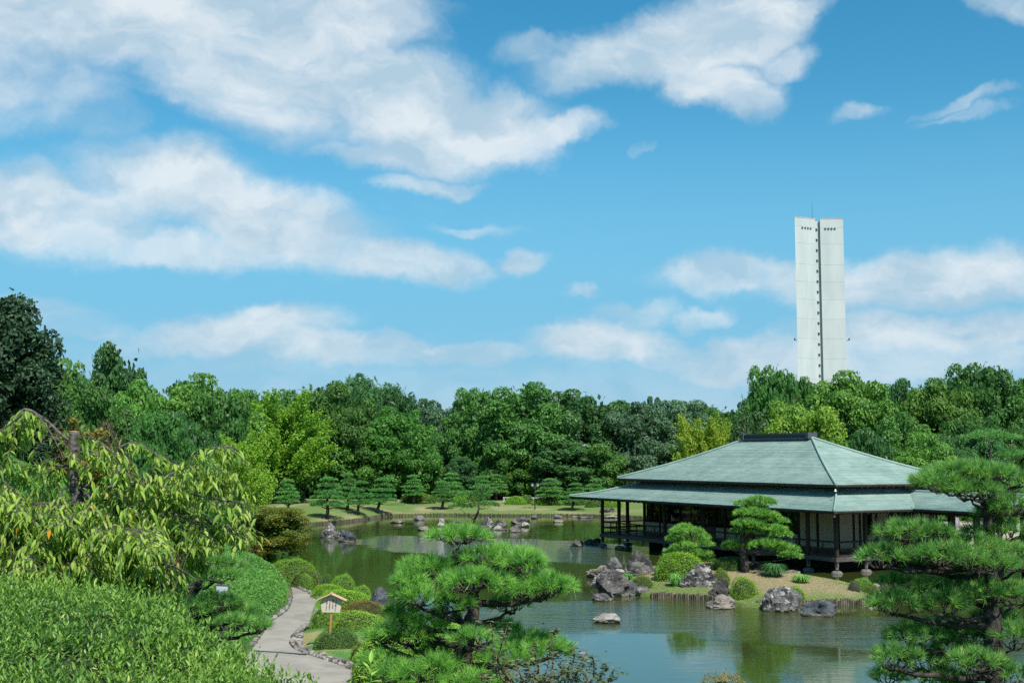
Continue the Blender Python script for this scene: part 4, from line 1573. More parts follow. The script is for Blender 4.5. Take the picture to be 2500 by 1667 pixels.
def trunk_mesh(name, seed, mat, limbs=7, r=.022, top=.8, lean=.04):
    """Tapered trunk with limbs in a unit-height tree."""
    g = random.Random(seed)
    mb = MB()
    pts, rad = [], []
    x = y = 0
    for i in range(8):
        f = i / 7
        pts.append((x, y, -.04 + f * top))
        rad.append(r * (1.25 - f) if i else r * 1.6)
        x += g.uniform(-lean, lean) * .5
        y += g.uniform(-lean, lean) * .5
    mb.tube(pts, rad, 7)
    for k in range(limbs):
        f = g.uniform(.3, .85)
        j = int(f * 7)
        a = g.uniform(0, 6.28)
        p = Vector(pts[j])
        ln = g.uniform(.18, .34)
        q = [p + Vector((math.cos(a) * ln * t, math.sin(a) * ln * t, ln * (.9 * t + .2 * t * t))) for t in (0, .35, .7, 1)]
        mb.tube(q, [r * .5, r * .38, r * .25, r * .1], 5)
    return mb.mesh(name, mat, True)


CR = {
    'mid_a': crown('crown', 11, M['leaf_mid'], 'round'), 'mid_b': crown('crown', 12, M['leaf_mid'], 'broad', 150),
    'bright_a': crown('crown', 13, M['leaf_bright'], 'round', 130), 'bright_b': crown('crown', 14, M['leaf_bright'], 'broad', 150),
    'dark_a': crown('crown', 15, M['leaf_dark'], 'tall', 120), 'dark_b': crown('crown', 16, M['leaf_dark'], 'broad', 130),
    'blue': crown('crown', 17, M['leaf_blue'], 'tall', 120), 'grey': crown('crown', 18, M['leaf_grey'], 'round', 110),
    'darkloose': crown('crown', 29, M['leaf_dark'], 'loose', 46, 20000, .026, .02), 'loose': crown('crown', 19, M['leaf_mid'], 'loose', 44, 24000, .023, .017),
    'maple': crown('crown', 20, M['leaf_maple'], 'layer', 90, 26000, .020, .017),
    'orange': crown('crown', 21, M['leaf_orange'], 'layer', 40, 9000, .026, .022),
    'brown': crown('crown', 22, M['leaf_brown'], 'loose', 40, 7000, .03, .012),
    'holly': crown('crown', 23, M['leaf_holly'], 'tall', 150, 32000, .021, .0145),
    'ginkgo': plume_crown('crown', 24, M['leaf_yellow'], 30000), 'gold': plume_crown('crown', 25, M['leaf_gold'], 26000, .8),
    'lime': crown('crown', 26, M['leaf_lime'], 'loose', 70, 30000, .02, .016),
    'pine_top': crown('crown', 27, M['leaf_blue'], 'loose', 60, 14000, .05, .010),
}
TR = [trunk_mesh('trunk', 40 + k, M['bark']) for k in range(3)]
TRH = trunk_mesh('trunk', 50, M['bark'], 3, .03, .6)
_ntree = 0


def tree(name, x, y, width, height, crown_key, label, group=None, z=None, base=.16, depth=None, cat='tree', trunk=None):
    """base: height (share of the tree) at which the crown starts."""
    global _ntree
    _ntree += 1
    g = random.Random(_ntree)
    z = gz(x, y) if z is None else z
    t = thing(name, label, cat, (x, y, z), g.uniform(0, 6.28), group)
    w2 = depth or width
    c = link('crown', CR[crown_key], t, (0, 0, height * base), scale=(width, w2, height * (1 - base)))
    tr = link('trunk', trunk or TR[_ntree % 3], t, (0, 0, 0), scale=(height * .8, height * .8, height * .92))
    return t


def dome_bush_mesh(name, seed, mat, n=14000, L=.026, Wd=.0165, lump=.065, flat=0.0, grey=None):
    """A clipped bush of unit diameter and unit height."""
    g = np.random.default_rng(seed)
    d = ball(g, n)
    d[:, 2] = np.abs(d[:, 2]) * 1.02 - .10 * g.uniform(size=n)
    d = nrm(d)
    k = 2.3                                             # a superellipsoid: fuller shoulders than a ball
    rr = 1 / (np.abs(d[:, 0]) ** k + np.abs(d[:, 1]) ** k + np.abs(d[:, 2]) ** k) ** (1 / k)
    ph = g.uniform(0, 6.28, 6)
    wob = np.sin(d[:, 0] * 4 + ph[0]) * np.sin(d[:, 1] * 4.5 + ph[1]) + .6 * np.sin(d[:, 0] * 9 + ph[2]) * np.sin(d[:, 2] * 8 + ph[3]) + .5 * np.sin(d[:, 1] * 17 + ph[4]) * np.sin(d[:, 0] * 15 + ph[5])
    rad = rr * (1 + lump * wob) * (1 + g.normal(size=n) * .026) * np.where(g.uniform(size=n) < .03, g.uniform(1.02, 1.11, n), 1)
    p = d * rad[:, None] * np.array([.5, .5, 1.0])
    nn = nrm(d + g.normal(size=(n, 3)) * .75)
    sz = g.uniform(.6, 1.25, n)
    v = kites(p, nn, L * sz, Wd * sz, g)
    v = v.reshape(-1, 4, 3)
    tint = np.clip(g.uniform(0, .85, n) + .10 * wob, 0, .92)
    tint = np.where(g.uniform(size=n) < .02, 1.0, tint)
    return kite_mesh(name, v.reshape(-1, 3), tint, mat)


core_me = MB().lathe([(.44, 0), (.455, .25), (.42, .5), (.33, .72), (.2, .86), (.05, .93)], n=20).mesh('twigs', M['twigs'], True)
BU = {
    'azalea': [dome_bush_mesh('foliage', 60, M['azalea']), dome_bush_mesh('foliage', 61, M['azalea'], lump=.09)],
    'lime': [dome_bush_mesh('foliage', 62, M['azalea_lime'], lump=.05)],
    'olive': [dome_bush_mesh('foliage', 63, M['azalea_olive'], 12000, lump=.08)],
    'dark': [dome_bush_mesh('foliage', 64, M['azalea_dark'], lump=.05)],
    'rust': [dome_bush_mesh('foliage', 65, M['azalea_rust'], 12000, .024, .014, .10)],
    'grey': [dome_bush_mesh('foliage', 66, M['azalea_grey'], 9000, .026, .008, .09)],
}
BFAR = dome_bush_mesh('foliage', 67, M['azalea_lime'], 5000, .05, .035, .06)
BFARD = dome_bush_mesh('foliage', 68, M['azalea_dark'], 5000, .055, .035, .09)
BFARO = dome_bush_mesh('foliage', 69, M['azalea_olive'], 5000, .055, .035, .08)


def bush(label, pos, wx, wy, h, kind, name='clipped_bush', group=None, rz=None, mesh=None, cat='bush'):
    x, y, z = pos
    t = thing(name, label, cat, (x, y, z), random.uniform(0, 6.28) if rz is None else rz, group)
    link('foliage', mesh or random.choice(BU[kind]), t, scale=(wx, wy, h))
    link('twigs', core_me, t, scale=(wx, wy, h))
    return t


def bush_px(label, u0, u1, vt, vb, kind, where, depth=.85, name='clipped_bush', group=None, mesh=None, sink=0.0):
    """Bush whose outline in the photograph spans u0..u1 and vt..vb; where(u, v) finds the ground under a pixel."""
    uc = (u0 + u1) / 2
    p = where(uc, vb)
    m = pxm(p[1])
    w = (u1 - u0) * m
    wy = w * depth
    p2 = np.array([p[0] * (p[1] + wy * .42) / p[1], p[1] + wy * .42])
    zb = p[2]
    top = P(uc, vt, p2[1] - wy * .1)[2]
    return bush(label, (p2[0], p2[1], zb - .06 - sink), w, wy, max(.15, top - zb + .06 + sink), kind, name, group, random.uniform(-.25, .25), mesh)


def tuft_dirs(g, n, spread):
    d = g.normal(size=(n, 3)) * spread
    return d


def needle_mesh(name, base, axis, g, k, L, w, mat, spread=.5, shoot=.05):
    """k needles at every shoot: base (n,3), axis (n,3). Thin triangles."""
    n = len(base)
    ax = np.repeat(axis, k, 0)
    b = np.repeat(base, k, 0) + ax * g.uniform(-.6, .6, (n * k, 1)) * shoot
    d = nrm(ax + g.normal(size=(n * k, 3)) * spread)
    Ls = L * g.uniform(.7, 1.12, (n * k, 1))
    s = nrm(np.cross(d, g.normal(size=(n * k, 3)))) * w * .5
    v = np.stack([b - s, b + s, b + d * Ls], 1).reshape(-1, 3)
    tint = np.repeat(np.clip(g.uniform(.05, .8, n), 0, 1), k) + g.uniform(-.15, .15, n * k)
    tint = np.where(g.uniform(size=n * k) < .015, 1, np.clip(tint, 0, .92))
    return np_mesh(name, v, np.arange(3 * n * k).reshape(-1, 3), mat, np.repeat(tint, 3))


def pad_shoots(g, c, r, n, rim=.35):
    """Shoots on the top and rim of a flat foliage pad: centre c, radii r. Returns base, axis."""
    a = g.uniform(0, 2 * math.pi, n)
    q = np.sqrt(g.uniform(0, 1, n))
    q = np.where(g.uniform(size=n) < rim, g.uniform(.78, 1.0, n), q)
    x, y = q * np.cos(a), q * np.sin(a)
    wob = 1 + .13 * np.sin(3 * a + g.uniform(0, 6)) + .08 * np.sin(7 * a + g.uniform(0, 6))
    z = (1 - q ** 2) * .85 - .15 + g.normal(size=n) * .12
    base = np.asarray(c) + np.stack([x * r[0] * wob, y * r[1] * wob, z * r[2]], 1)
    axis = nrm(np.stack([x * q * 1.0, y * q * 1.0, 1.0 - .55 * q ** 3 + 0 * x], 1) + g.normal(size=(n, 3)) * .22)
    return base, axis


def near_pine(name, label, d0, trunk_px, pads, group=None, mat='needle', L=.120, w=.0056, k=48, dens=235, seed=1, rt=.085):
    """A pine a few metres away. trunk_px: (u, v, dd, radius factor); pads: (u, v, half width px, half height px, dd)."""
    g = np.random.default_rng(seed)
    rr = random.Random(seed)
    tp = [Vector(P(u, v, d0 + dd)) for u, v, dd, f in trunk_px]
    org = Vector((tp[0].x, tp[0].y, gz(tp[0].x, tp[0].y) - .05))
    t = thing(name, label, 'pine tree', org, 0, group)
    mb = MB()
    pts, rad = [], []
    full = [org.copy()] + tp
    fr = [trunk_px[0][3] * 1.35] + [q[3] for q in trunk_px]
    for i in range(len(full) - 1):
        for j in range(4):
            f = j / 4
            p = full[i].lerp(full[i + 1], f) + Vector((rr.uniform(-1, 1), rr.uniform(-1, 1), 0)) * .012
            pts.append(p - org)
            rad.append(rt * (fr[i] * (1 - f) + fr[i + 1] * f) * rr.uniform(.9, 1.1))
    pts.append(full[-1] - org)
    rad.append(rt * fr[-1])
    mb.tube(pts, rad, 10)
    mb.build('trunk', M['pine_bark'], t, smooth=True)
    allb, alla = [], []
    tw = MB()
    for (u, v, hw, hh, dd) in pads:
        m = pxm(d0 + dd)
        c = P(u, v, d0 + dd)
        r = np.array([hw * m, hw * m * g.uniform(.75, 1.0), hh * m])
        n = int(dens * math.pi * r[0] * r[1] + 14)
        b, a = pad_shoots(g, c, r, n)
        allb.append(b)
        alla.append(a)
        # the branch that carries the pad
        cl = Vector(c) - org
        node = cl + Vector((0, 0, -r[2] * .95))
        best = min(range(len(pts)), key=lambda i: (pts[i] - node).length + (1.2 if pts[i].z > node.z - .02 else 0))
        s = pts[best]
        mid = s.lerp(node, .5) + Vector((rr.uniform(-.05, .05), rr.uniform(-.05, .05), -.04 - .05 * (node - s).length))
        r0 = min(rad[best] * .6, .016 + .03 * (node - s).length)
        br = MB()
        bp = []
        for j in range(9):
            f = j / 8
            q = s.lerp(mid, f).lerp(mid.lerp(node, f), f)
            if 0 < j < 8:
                q = q + Vector((rr.uniform(-1, 1), rr.uniform(-1, 1), rr.uniform(-1, 1))) * .014
            bp.append(q)
        br.tube(bp, [r0 * (1 - .6 * j / 8) for j in range(9)], 7)
        br.build('branch', M['pine_bark'], t, smooth=True)
        # forks under the pad
        forks = []
        for j in range(max(5, int(7 * hw / 40))):
            a_ = rr.uniform(0, 6.28)
            q = rr.uniform(.35, .8)
            e = cl + Vector((math.cos(a_) * r[0] * q, math.sin(a_) * r[1] * q, -r[2] * rr.uniform(.35, .7)))
            md = node.lerp(e, .5) + Vector((rr.uniform(-.03, .03), rr.uniform(-.03, .03), rr.uniform(-.05, .0)))
            tw.tube([node, md, e], [r0 * .4, .010, .006], 5)
            forks.append(md)
            forks.append(e)
        bl = [Vector(x) - org for x in b]
        for q in bl:
            if rr.random() < .62:
                fk = min(forks, key=lambda f: (f - q).length)
                md = fk.lerp(q, .55) + Vector((rr.uniform(-.02, .02), rr.uniform(-.02, .02), -.035))
                tw.tube([fk, md, q + Vector((0, 0, .01))], [.006, .005, .0035], 4, cap=False)
    tag(tw.build('twigs', M['pine_bark'], t), kind='stuff')
    b, a = np.concatenate(allb) - np.array(org), np.concatenate(alla)
    tag(link('needles', needle_mesh('needles', b, a, g, k, L, w, M[mat], .52, .035), t), kind='stuff')
    return t


def garden_pine_parts(seed, height, width, tiers, lean=0.0, L=.2, w=.034, k=11, per=115, flat=.30, mat='needle_far', pads=None, twist=.06, tk=1.0):
    """Meshes of a small trained pine (trunk, needles) in metres, base at z = 0."""
    g = np.random.default_rng(seed)
    rr = random.Random(seed)
    pts = []
    for i in range(9):
        f = i / 8
        pts.append(Vector((lean * f * height + rr.uniform(-twist, twist) * (0 < i), rr.uniform(-twist, twist) * (0 < i), f * height * .93)))
    pts[0].z = -.3
    mb = MB()
    mb.tube(pts, [height * .034 * tk * (1.15 - f / 8) + .015 for f in range(9)], 7)
    if pads is None:
        pads = []
        for ti in range(tiers):
            f = ti / max(1, tiers - 1)
            z = height * (.34 + .60 * f)
            wr = width * .5 * (1.0 - .62 * f ** 1.1)
            m = 1 if ti == tiers - 1 else (3 if f > .5 else 4)
            a0 = rr.uniform(0, 6.28)
            for j in range(m):
                a = a0 + 6.28 * j / m + rr.uniform(-.4, .4)
                q = 0 if m == 1 else wr * rr.uniform(.42, .62)
                s = wr * (rr.uniform(.48, .68) if m > 1 else 1.25)
                pads.append((lean * z + q * math.cos(a), q * math.sin(a), z + rr.uniform(-.1, .1) * height * .3, s, s, s * flat + .05))
    B, A_ = [], []
    for (x, y, z, rx, ry, rz) in pads:
        n = int(per * max(.35, rx * ry * 2.2)) + 8
        b, a = pad_shoots(g, (x, y, z), (rx, ry, rz), n, .3)
        B.append(b)
        A_.append(a)
        node = Vector((x, y, z - rz * .7))
        s = min(pts, key=lambda p: (p - node).length + (.6 if p.z > node.z else 0))
        mid = s.lerp(node, .5) + Vector((rr.uniform(-.05, .05), rr.uniform(-.05, .05), -.04))
        mb.tube([s, mid, node], [height * .014 + .008, height * .010 + .006, .008], 5)
        for j in range(4):
            a = rr.uniform(0, 6.28)
            mb.tube([node, node + Vector((math.cos(a) * rx * .7, math.sin(a) * ry * .7, rz * .4))], [.012, .005], 4)
    tm = mb.mesh('trunk', M['pine_bark'], True)
    nm = needle_mesh('needles', np.concatenate(B), np.concatenate(A_), g, k, L, w, M[mat], .5, L * .3)
    return tm, nm


def put_pine(parts, label, pos, scale=1.0, rz=0.0, group=None, name='garden_pine', sz=None):
    t = thing(name, label, 'pine tree', pos, rz, group)
    sc = (scale, scale, sz or scale)
    link('trunk', parts[0], t, scale=sc)
    tag(link('needles', parts[1], t, scale=sc), kind='stuff')
    return t

# ------------------------------------------------------------------ the wood behind the pond
WOOD = 'trees of the wood behind the pond'


def tree_px(name, u, vt, wpx, d, key, label, group=WOOD, base=.12, depth=None):
    p = P(u, vt, d)
    z0 = gz(p[0], p[1])
    return tree(name, p[0], p[1], wpx * pxm(d), p[2] - z0, key, label, group, z0, base, depth)


NAMED = [
    ('holly_tree', -5, 722, 300, 60, 'holly', 'tall very dark holly-like tree at the edge of the picture above the weeping cherry', .02),
    ('broadleaf_tree', 130, 880, 210, 104, 'bright_a', 'mid green round tree next to the tall dark holly-like tree', .05),
    ('broadleaf_tree', 288, 846, 150, 122, 'darkloose', 'dark slender tree standing up above the rounded crowns beside it', .1),
    ('broadleaf_tree', 235, 937, 200, 100, 'mid_a', 'green tree in front of the dark slender tree, above the cut cherry stem', .04),
    ('broadleaf_tree', 350, 935, 190, 108, 'bright_b', 'light green tree just behind and beside the broad domed tree', .05),
    ('broadleaf_tree', 480, 920, 290, 112, 'bright_b', 'broad domed light green tree between the dark slender tree and the yellow ginkgo', .05),
    ('broadleaf_tree', 395, 1010, 170, 92, 'mid_b', 'shaded leafy tree under the broad domed tree, behind the cherry branches', .02),
    ('broadleaf_tree', 540, 960, 190, 108, 'mid_b', 'mid green tree behind the smaller of the two yellow-green ginkgos', .04),
    ('ginkgo_tree', 680, 938, 262, 102, 'ginkgo', 'large yellow-green ginkgo with upright feathery branches', .08),
    ('ginkgo_tree', 585, 1035, 170, 96, 'ginkgo', 'smaller yellow-green ginkgo leaning out beside the larger one', .1),
    ('broadleaf_tree', 810, 938, 220, 134, 'mid_b', 'wide dark green tree behind the large ginkgo', .05),
    ('conifer_tree', 890, 919, 150, 150, 'pine_top', 'blue-green conifer with spiky top on the skyline', .1),
    ('conifer_tree', 965, 940, 110, 152, 'pine_top', 'smaller spiky blue-green conifer beside the taller one on the skyline', .1),
    ('broadleaf_tree', 980, 996, 190, 122, 'bright_a', 'rounded yellowish green tree above the row of garden pines', .08),
    ('broadleaf_tree', 885, 1045, 170, 116, 'bright_a', 'bright green dome-shaped tree near the large ginkgo', .06),
    ('broadleaf_tree', 1020, 1075, 120, 115, 'bright_b', 'small light green tree at the foot of the rounded yellowish one', .06),
    ('broadleaf_tree', 1270, 938, 250, 140, 'mid_a', 'highest mid green crown in the middle of the wood', .1),
    ('broadleaf_tree', 1165, 952, 150, 142, 'mid_b', 'irregular tree with pointed top beside the highest crown', .1),
    ('broadleaf_tree', 1400, 955, 250, 142, 'dark_b', 'broad dark green tree next to the highest crown', .1),
    ('broadleaf_tree', 1235, 1055, 120, 118, 'mid_a', 'small upright green tree in the shade gap of the wood', .06),
    ('broadleaf_tree', 1370, 1075, 190, 116, 'blue', 'dense blue-green tree behind the twin lamp post', .04),
    ('broadleaf_tree', 1290, 1128, 110, 118, 'lime', 'pale olive tree with thin leaves behind the twin lamp post', .2),
    ('broadleaf_tree', 1560, 985, 170, 140, 'grey', 'greyish green tree with silvery top above the tea house roof tip', .08),
    ('broadleaf_tree', 1650, 980, 190, 142, 'grey', 'large pale grey-green tree behind the golden ginkgo', .08),
    ('broadleaf_tree', 1585, 972, 90, 160, 'dark_b', 'small dark round crown on the skyline left of the golden ginkgo', .1),
    ('ginkgo_tree', 1715, 995, 165, 104, 'gold', 'golden yellow ginkgo behind the sloping end of the tea house roof', .12),
    ('lime_tree', 1950, 985, 215, 100, 'lime', 'bright yellow-green tree straight behind the roof ridge', .1),
    ('broadleaf_tree', 1885, 900, 160, 112, 'mid_b', 'tall dark green tree in front of the foot of the white tower', .1),
    ('broadleaf_tree', 1945, 925, 130, 118, 'mid_a', 'low crown that hides the base of the white tower', .1),
    ('broadleaf_tree', 2080, 912, 260, 114, 'bright_b', 'light green spreading tree beside the white tower', .12),
    ('broadleaf_tree', 2205, 930, 150, 120, 'dark_b', 'dark tree in the dip of the skyline beyond the spreading tree', .1),
    ('broadleaf_tree', 2390, 893, 210, 114, 'mid_b', 'tall tree with a pointed double crown above the near pine', .1),
    ('broadleaf_tree', 2290, 930, 220, 112, 'bright_b', 'wide leafy tree next to the pointed double crown', .06),
    ('broadleaf_tree', 2490, 918, 200, 113, 'mid_a', 'green tree cut by the edge of the picture above the near pine', .06),
    ('broadleaf_tree', 2180, 1010, 170, 104, 'mid_a', 'low mid green tree behind the long slope of the tea house roof', .02),
    ('broadleaf_tree', 2270, 1060, 150, 98, 'bright_a', 'small round-leaved tree over the end of the tea house roof', .02),
    ('broadleaf_tree', 2120, 1050, 130, 100, 'dark_b', 'dark shrubby tree half way down the tea house roof slope', .02),
    ('broadleaf_tree', 2370, 1020, 190, 106, 'mid_b', 'leafy tree behind the cloud-pruned pine', .02),
    ('broadleaf_tree', 1830, 1010, 130, 108, 'dark_a', 'dark tree between the golden ginkgo and the bright yellow-green tree', .05),
    ('broadleaf_tree', 1470, 1085, 160, 117, 'loose', 'open mid green tree behind the pointed tip of the lower roof', .06),
]
for (nm, u, vt, w, d, key, lab, base) in NAMED:
    if 640 < u < 1600 and d < 170:                    # the lawn and its pines lie in front of these
        d = max(d, 137 if 'ginkgo' not in nm else 122)
    tree_px(nm, u, vt, w * 1.12, d, key, lab, None if 'ginkgo' in nm or 'holly' in nm else WOOD, base)
# the named trees stand among many more of the same few kinds
KIND = {
    'mid_a': 'mid green broadleaf tree filling the wood across the pond', 'mid_b': 'spreading mid green tree filling the wood across the pond',
    'bright_a': 'light green round tree filling the wood across the pond', 'bright_b': 'light green spreading tree filling the wood across the pond',
    'dark_a': 'dark upright evergreen filling the wood across the pond', 'dark_b': 'dark spreading evergreen filling the wood across the pond',
    'blue': 'blue-green upright tree filling the wood across the pond', 'grey': 'grey-green tree filling the wood across the pond', 'loose': 'open-crowned tree filling the wood across the pond'}
rw = random.Random(5)
MARKS = [(0, 'the holly-like tree'), (130, 'the cut cherry stem'), (290, 'the tall slender tree'), (480, 'the broad domed tree'), (590, 'the smaller ginkgo'), (700, 'the large ginkgo'), (800, 'the bare-stemmed garden pine'), (890, 'the spiky conifer'),
         (1000, 'the flat-tiered garden pine'), (1090, 'the bushy garden pine'), (1180, 'the rock islet'), (1260, 'the pale benches'), (1320, 'the twin lamp post'), (1400, 'the lower roof tip'), (1500, 'the veranda corner'), (1600, 'the pale grey-green tree'),
         (1715, 'the golden ginkgo'), (1830, 'the roof ridge'), (1950, 'the bright yellow-green tree'), (2010, 'the white tower'), (2100, 'the spreading tree by the tower'), (2200, 'the main roof slope'), (2300, 'the upper eave end'), (2420, 'the cloud-pruned pine'), (2550, 'the largest near pine')]
ADJ = {'mid_a': 'mid green round tree', 'mid_b': 'mid green spreading tree', 'bright_a': 'light green round tree', 'bright_b': 'light green spreading tree', 'dark_a': 'dark upright evergreen', 'dark_b': 'dark spreading evergreen',
       'blue': 'blue-green upright tree', 'grey': 'grey-green tree', 'loose': 'open-crowned tree'}
used_labels = {}


def wood_label(k, u, row):
    mu, mark = min(MARKS, key=lambda m_: abs(m_[0] - u))
    side = 'right behind' if abs(mu - u) < 18 else ('just left of' if u < mu else 'just right of')
    lab = '%s %s, %s %s' % (ADJ[k], row, side, mark)
    if row.startswith('outside'):
        lab = '%s beyond the bank beside the weeping cherry' % ADJ[k]
    used_labels[lab] = used_labels.get(lab, 0) + 1
    return lab


def wood_row(d, u0, u1, vt, jit, step, wpx, keys, base=.04, row='in the wood'):
    u = u0
    while u < u1:
        k = rw.choice(keys)
        v = (vt(u) if callable(vt) else vt) + rw.uniform(-jit, jit)
        uu = u + rw.uniform(-12, 12)
        if -70 < uu < 2570:
            tree_px('broadleaf_tree', uu, v, wpx * rw.uniform(.85, 1.3), d + rw.uniform(-4, 4), k, wood_label(k, uu, row), WOOD, base)
        u += step * rw.uniform(.8, 1.25)


sky_v = lambda u: np.interp(u, [-100, 300, 700, 900, 1100, 1280, 1450, 1600, 1800, 1950, 2150, 2350, 2600], [880, 930, 952, 950, 978, 958, 975, 990, 985, 930, 935, 925, 925])
wood_row(176, -60, 2600, lambda u: sky_v(u) + 4, 8, 118, 190, ['mid_a', 'mid_b', 'dark_b', 'dark_a', 'mid_b'], row='on the skyline')
wood_row(156, 560, 1850, lambda u: sky_v(u) + 34, 14, 105, 180, ['mid_a', 'mid_b', 'bright_b', 'bright_a', 'mid_b', 'grey'], row='below the skyline')
wood_row(147, 620, 1800, lambda u: 1050, 26, 95, 165, ['dark_a', 'dark_b', 'mid_b', 'blue', 'mid_a', 'bright_b'], .0, 'inside the wood')
wood_row(141, 620, 1560, lambda u: 1118, 22, 62, 105, ['dark_a', 'dark_b', 'blue', 'dark_b', 'mid_a'], .0, 'low by the lawn')
wood_row(122, 440, 700, lambda u: 1075, 24, 80, 140, ['dark_a', 'dark_b', 'mid_b'], .0, 'low behind the maple')
wood_row(118, 1780, 2560, lambda u: sky_v(u) + 70, 18, 100, 190, ['mid_a', 'mid_b', 'bright_b', 'dark_b'], .0, 'below the skyline')
wood_row(105, 2080, 2560, lambda u: 1065, 24, 75, 130, ['dark_b', 'mid_a', 'bright_b', 'blue'], .0, 'low behind the roof')
wood_row(100, 60, 560, lambda u: 1035, 25, 95, 160, ['mid_b', 'mid_a', 'dark_b', 'bright_b'], .0, 'inside the wood')
# the wood goes on round the pond's left bank (seen in the water and in the panes)
for (x, y, w, h, k) in ((-44, 78, 11, 14, 'mid_a'), (-52, 92, 12, 15, 'mid_b'), (-60, 70, 11, 15, 'dark_b'), (-58, 104, 12, 15, 'bright_b'), (-66, 88, 12, 16, 'blue')):
    tree('broadleaf_tree', x, y, w, h, k, wood_label(k, -60, 'outside the picture on the bank'), WOOD, None, .02)
# smaller trees on the slope beside the cherry
p = P(200, 1022, 62)
tree('maple_tree', p[0], p[1], 4.6, p[2] - gz(p[0], p[1]), 'orange', 'small maple with orange-brown leaves behind the cut cherry stem', None, None, .1)
for (u, v, w, d, key, lab) in ((262, 1030, 130, 66, 'brown', 'twiggy brownish purple bush behind the cherry branches'), (330, 1150, 120, 60, 'brown', 'dull grey-brown bush on the bank under the cherry branches'),
                               (420, 1110, 190, 74, 'mid_a', 'bushy green tree behind the tips of the cherry branches'), (110, 1060, 200, 70, 'dark_a', 'dark evergreen at the foot of the holly-like tree'),
                               (500, 1120, 150, 84, 'mid_b', 'green bushy tree near the smaller ginkgo, above the maple')):
    p = P(u, v, d)
    tree('bushy_tree', p[0], p[1], w * pxm(d), p[2] - gz(p[0], p[1]) + .2, key, lab, None, gz(p[0], p[1]) - .2, .0)
# maple over the water by the left bank
p = P(655, 1236, 70)
t = tree('maple_tree', p[0], p[1] + .6, 8.6, p[2] - .1, 'maple', 'spreading maple with bronze and green leaves leaning over the pond', None, .1, .0, 5.2)
p = P(545, 1290, 68)
tree('maple_tree', p[0], p[1], 4.6, p[2] - .1, 'maple', 'lower bronze maple at the edge of the grassy bank', None, .1, .0, 4)

# ------------------------------------------------------------------ garden pines on the far lawn
GP = [garden_pine_parts(200, 4.0, 2.9, 5, .02), garden_pine_parts(201, 4.0, 2.7, 6, -.05), garden_pine_parts(202, 3.8, 3.0, 5, .16), garden_pine_parts(203, 4.1, 2.5, 6, .0), garden_pine_parts(204, 3.9, 2.8, 4, .08)]
NI = 'trained pines on the far lawn'
for (u, vb, vt, w, k, lab) in (
        (704, 1252, 1169, 58, 1, 'slim trained pine nearest the bronze maple on the far lawn'),
        (799, 1266, 1163, 78, 0, 'trained pine with bare lower trunk nearest the pond edge on the far lawn'),
        (848, 1245, 1160, 64, 3, 'trained pine standing behind two others at the narrow end of the far lawn'),
        (873, 1256, 1173, 62, 4, 'trained pine with a pale drooping low branch on the far lawn'),
        (921, 1250, 1164, 70, 2, 'trained pine with slanting trunk above the bend of the pond edge'),
        (1009, 1229, 1163, 60, 3, 'flat-tiered trained pine in front of the yellowish hedge'),
        (1082, 1243, 1174, 64, 1, 'bushy trained pine casting its shade on the pond edge'),
        (1100, 1224, 1153, 56, 0, 'trained pine rising just behind the bushy one'),
        (1176, 1232, 1165, 58, 3, 'trained pine rising behind the small rock island'),
        (1213, 1222, 1157, 58, 1, 'darker trained pine beside the pale bench'),
        (1343, 1233, 1167, 62, 0, 'trained pine beside the twin lamp post'),
        (1396, 1245, 1177, 56, 2, 'small leaning trained pine near the tip of the lower roof'),
        (1450, 1224, 1169, 52, 4, 'trained pine half hidden by the lower roof of the tea house')):
    q = lawn_at(u, vb)
    h = P(u, vt, q[1])[2] - q[2]
    put_pine(GP[k], lab, q, w * pxm(q[1]) / 2.75, random.uniform(-.5, .5) if k != 2 else 0, NI, sz=h / 3.95)
# cloud-pruned pine beyond the tea house
q = P(2425, 1050, 96)
cp_ = garden_pine_parts(210, 5.2, 6, 4, -.04, pads=[(-.2, 0, 4.9, 1.5, 1.2, .4), (1.2, .2, 3.9, 1.1, .9, .35), (-1.6, .1, 2.4, 1.7, 1.2, .35), (.5, -.3, 2.0, 2.2, 1.4, .45), (1.9, .2, 1.3, 1.4, 1.1, .4)])
put_pine(cp_, 'wide cloud-pruned pine between the tea house roof and the wood', (q[0], q[1], gz(q[0], q[1])), (q[2] - gz(q[0], q[1])) / 5.3)
# pine on the small rock island in the middle of the pond
q = G(1158, 1278, .25)
mi = garden_pine_parts(211, 2.6, 4.4, 3, .22, pads=[(-.5, 0, 2.3, .95, .8, .3), (1.15, .3, 2.55, .85, .7, .38), (-1.15, .2, 1.35, .95, .8, .28), (1.0, -.3, 1.5, 1.05, .9, .36), (.2, .2, 2.05, .8, .7, .28), (.55, -.2, 2.9, .6, .5, .22)], twist=.1)
put_pine(mi, 'low spreading pine on the rock islet in the middle of the pond', q, 1.05, name='garden_pine')

# the two pines on the near island
def pine_px(label, ub, vb, pads, seed, d=None, where=isle_at, name='garden_pine', trunk=(), group=None):
    q = where(ub, vb)
    d = q[1]
    loc = []
    rr = random.Random(seed)
    for (u, v, hw, hh) in pads:
        dd = rr.uniform(-.9, .9)
        c = P(u, v, d + dd) - q
        m = pxm(d + dd)
        loc.append((c[0], c[1], c[2], hw * m, hw * m * rr.uniform(.75, 1), hh * m))
    top = max(c[2] + c[5] for c in loc)
    parts = garden_pine_parts(seed, top, 3, 4, 0, L=.17, w=.019, k=20, per=190, pads=loc, mat='needle', twist=.08, tk=1.55)
    return put_pine(parts, label, q, 1, 0, group, name)


z1 = lambda x, y: (1480 + x / 3.92, 1040 + y / 3.92)


def zp(lst, s, u0, v0):
    return [(u0 + x / s, v0 + y / s, hw / s, hh / s) for (x, y, hw, hh) in lst]


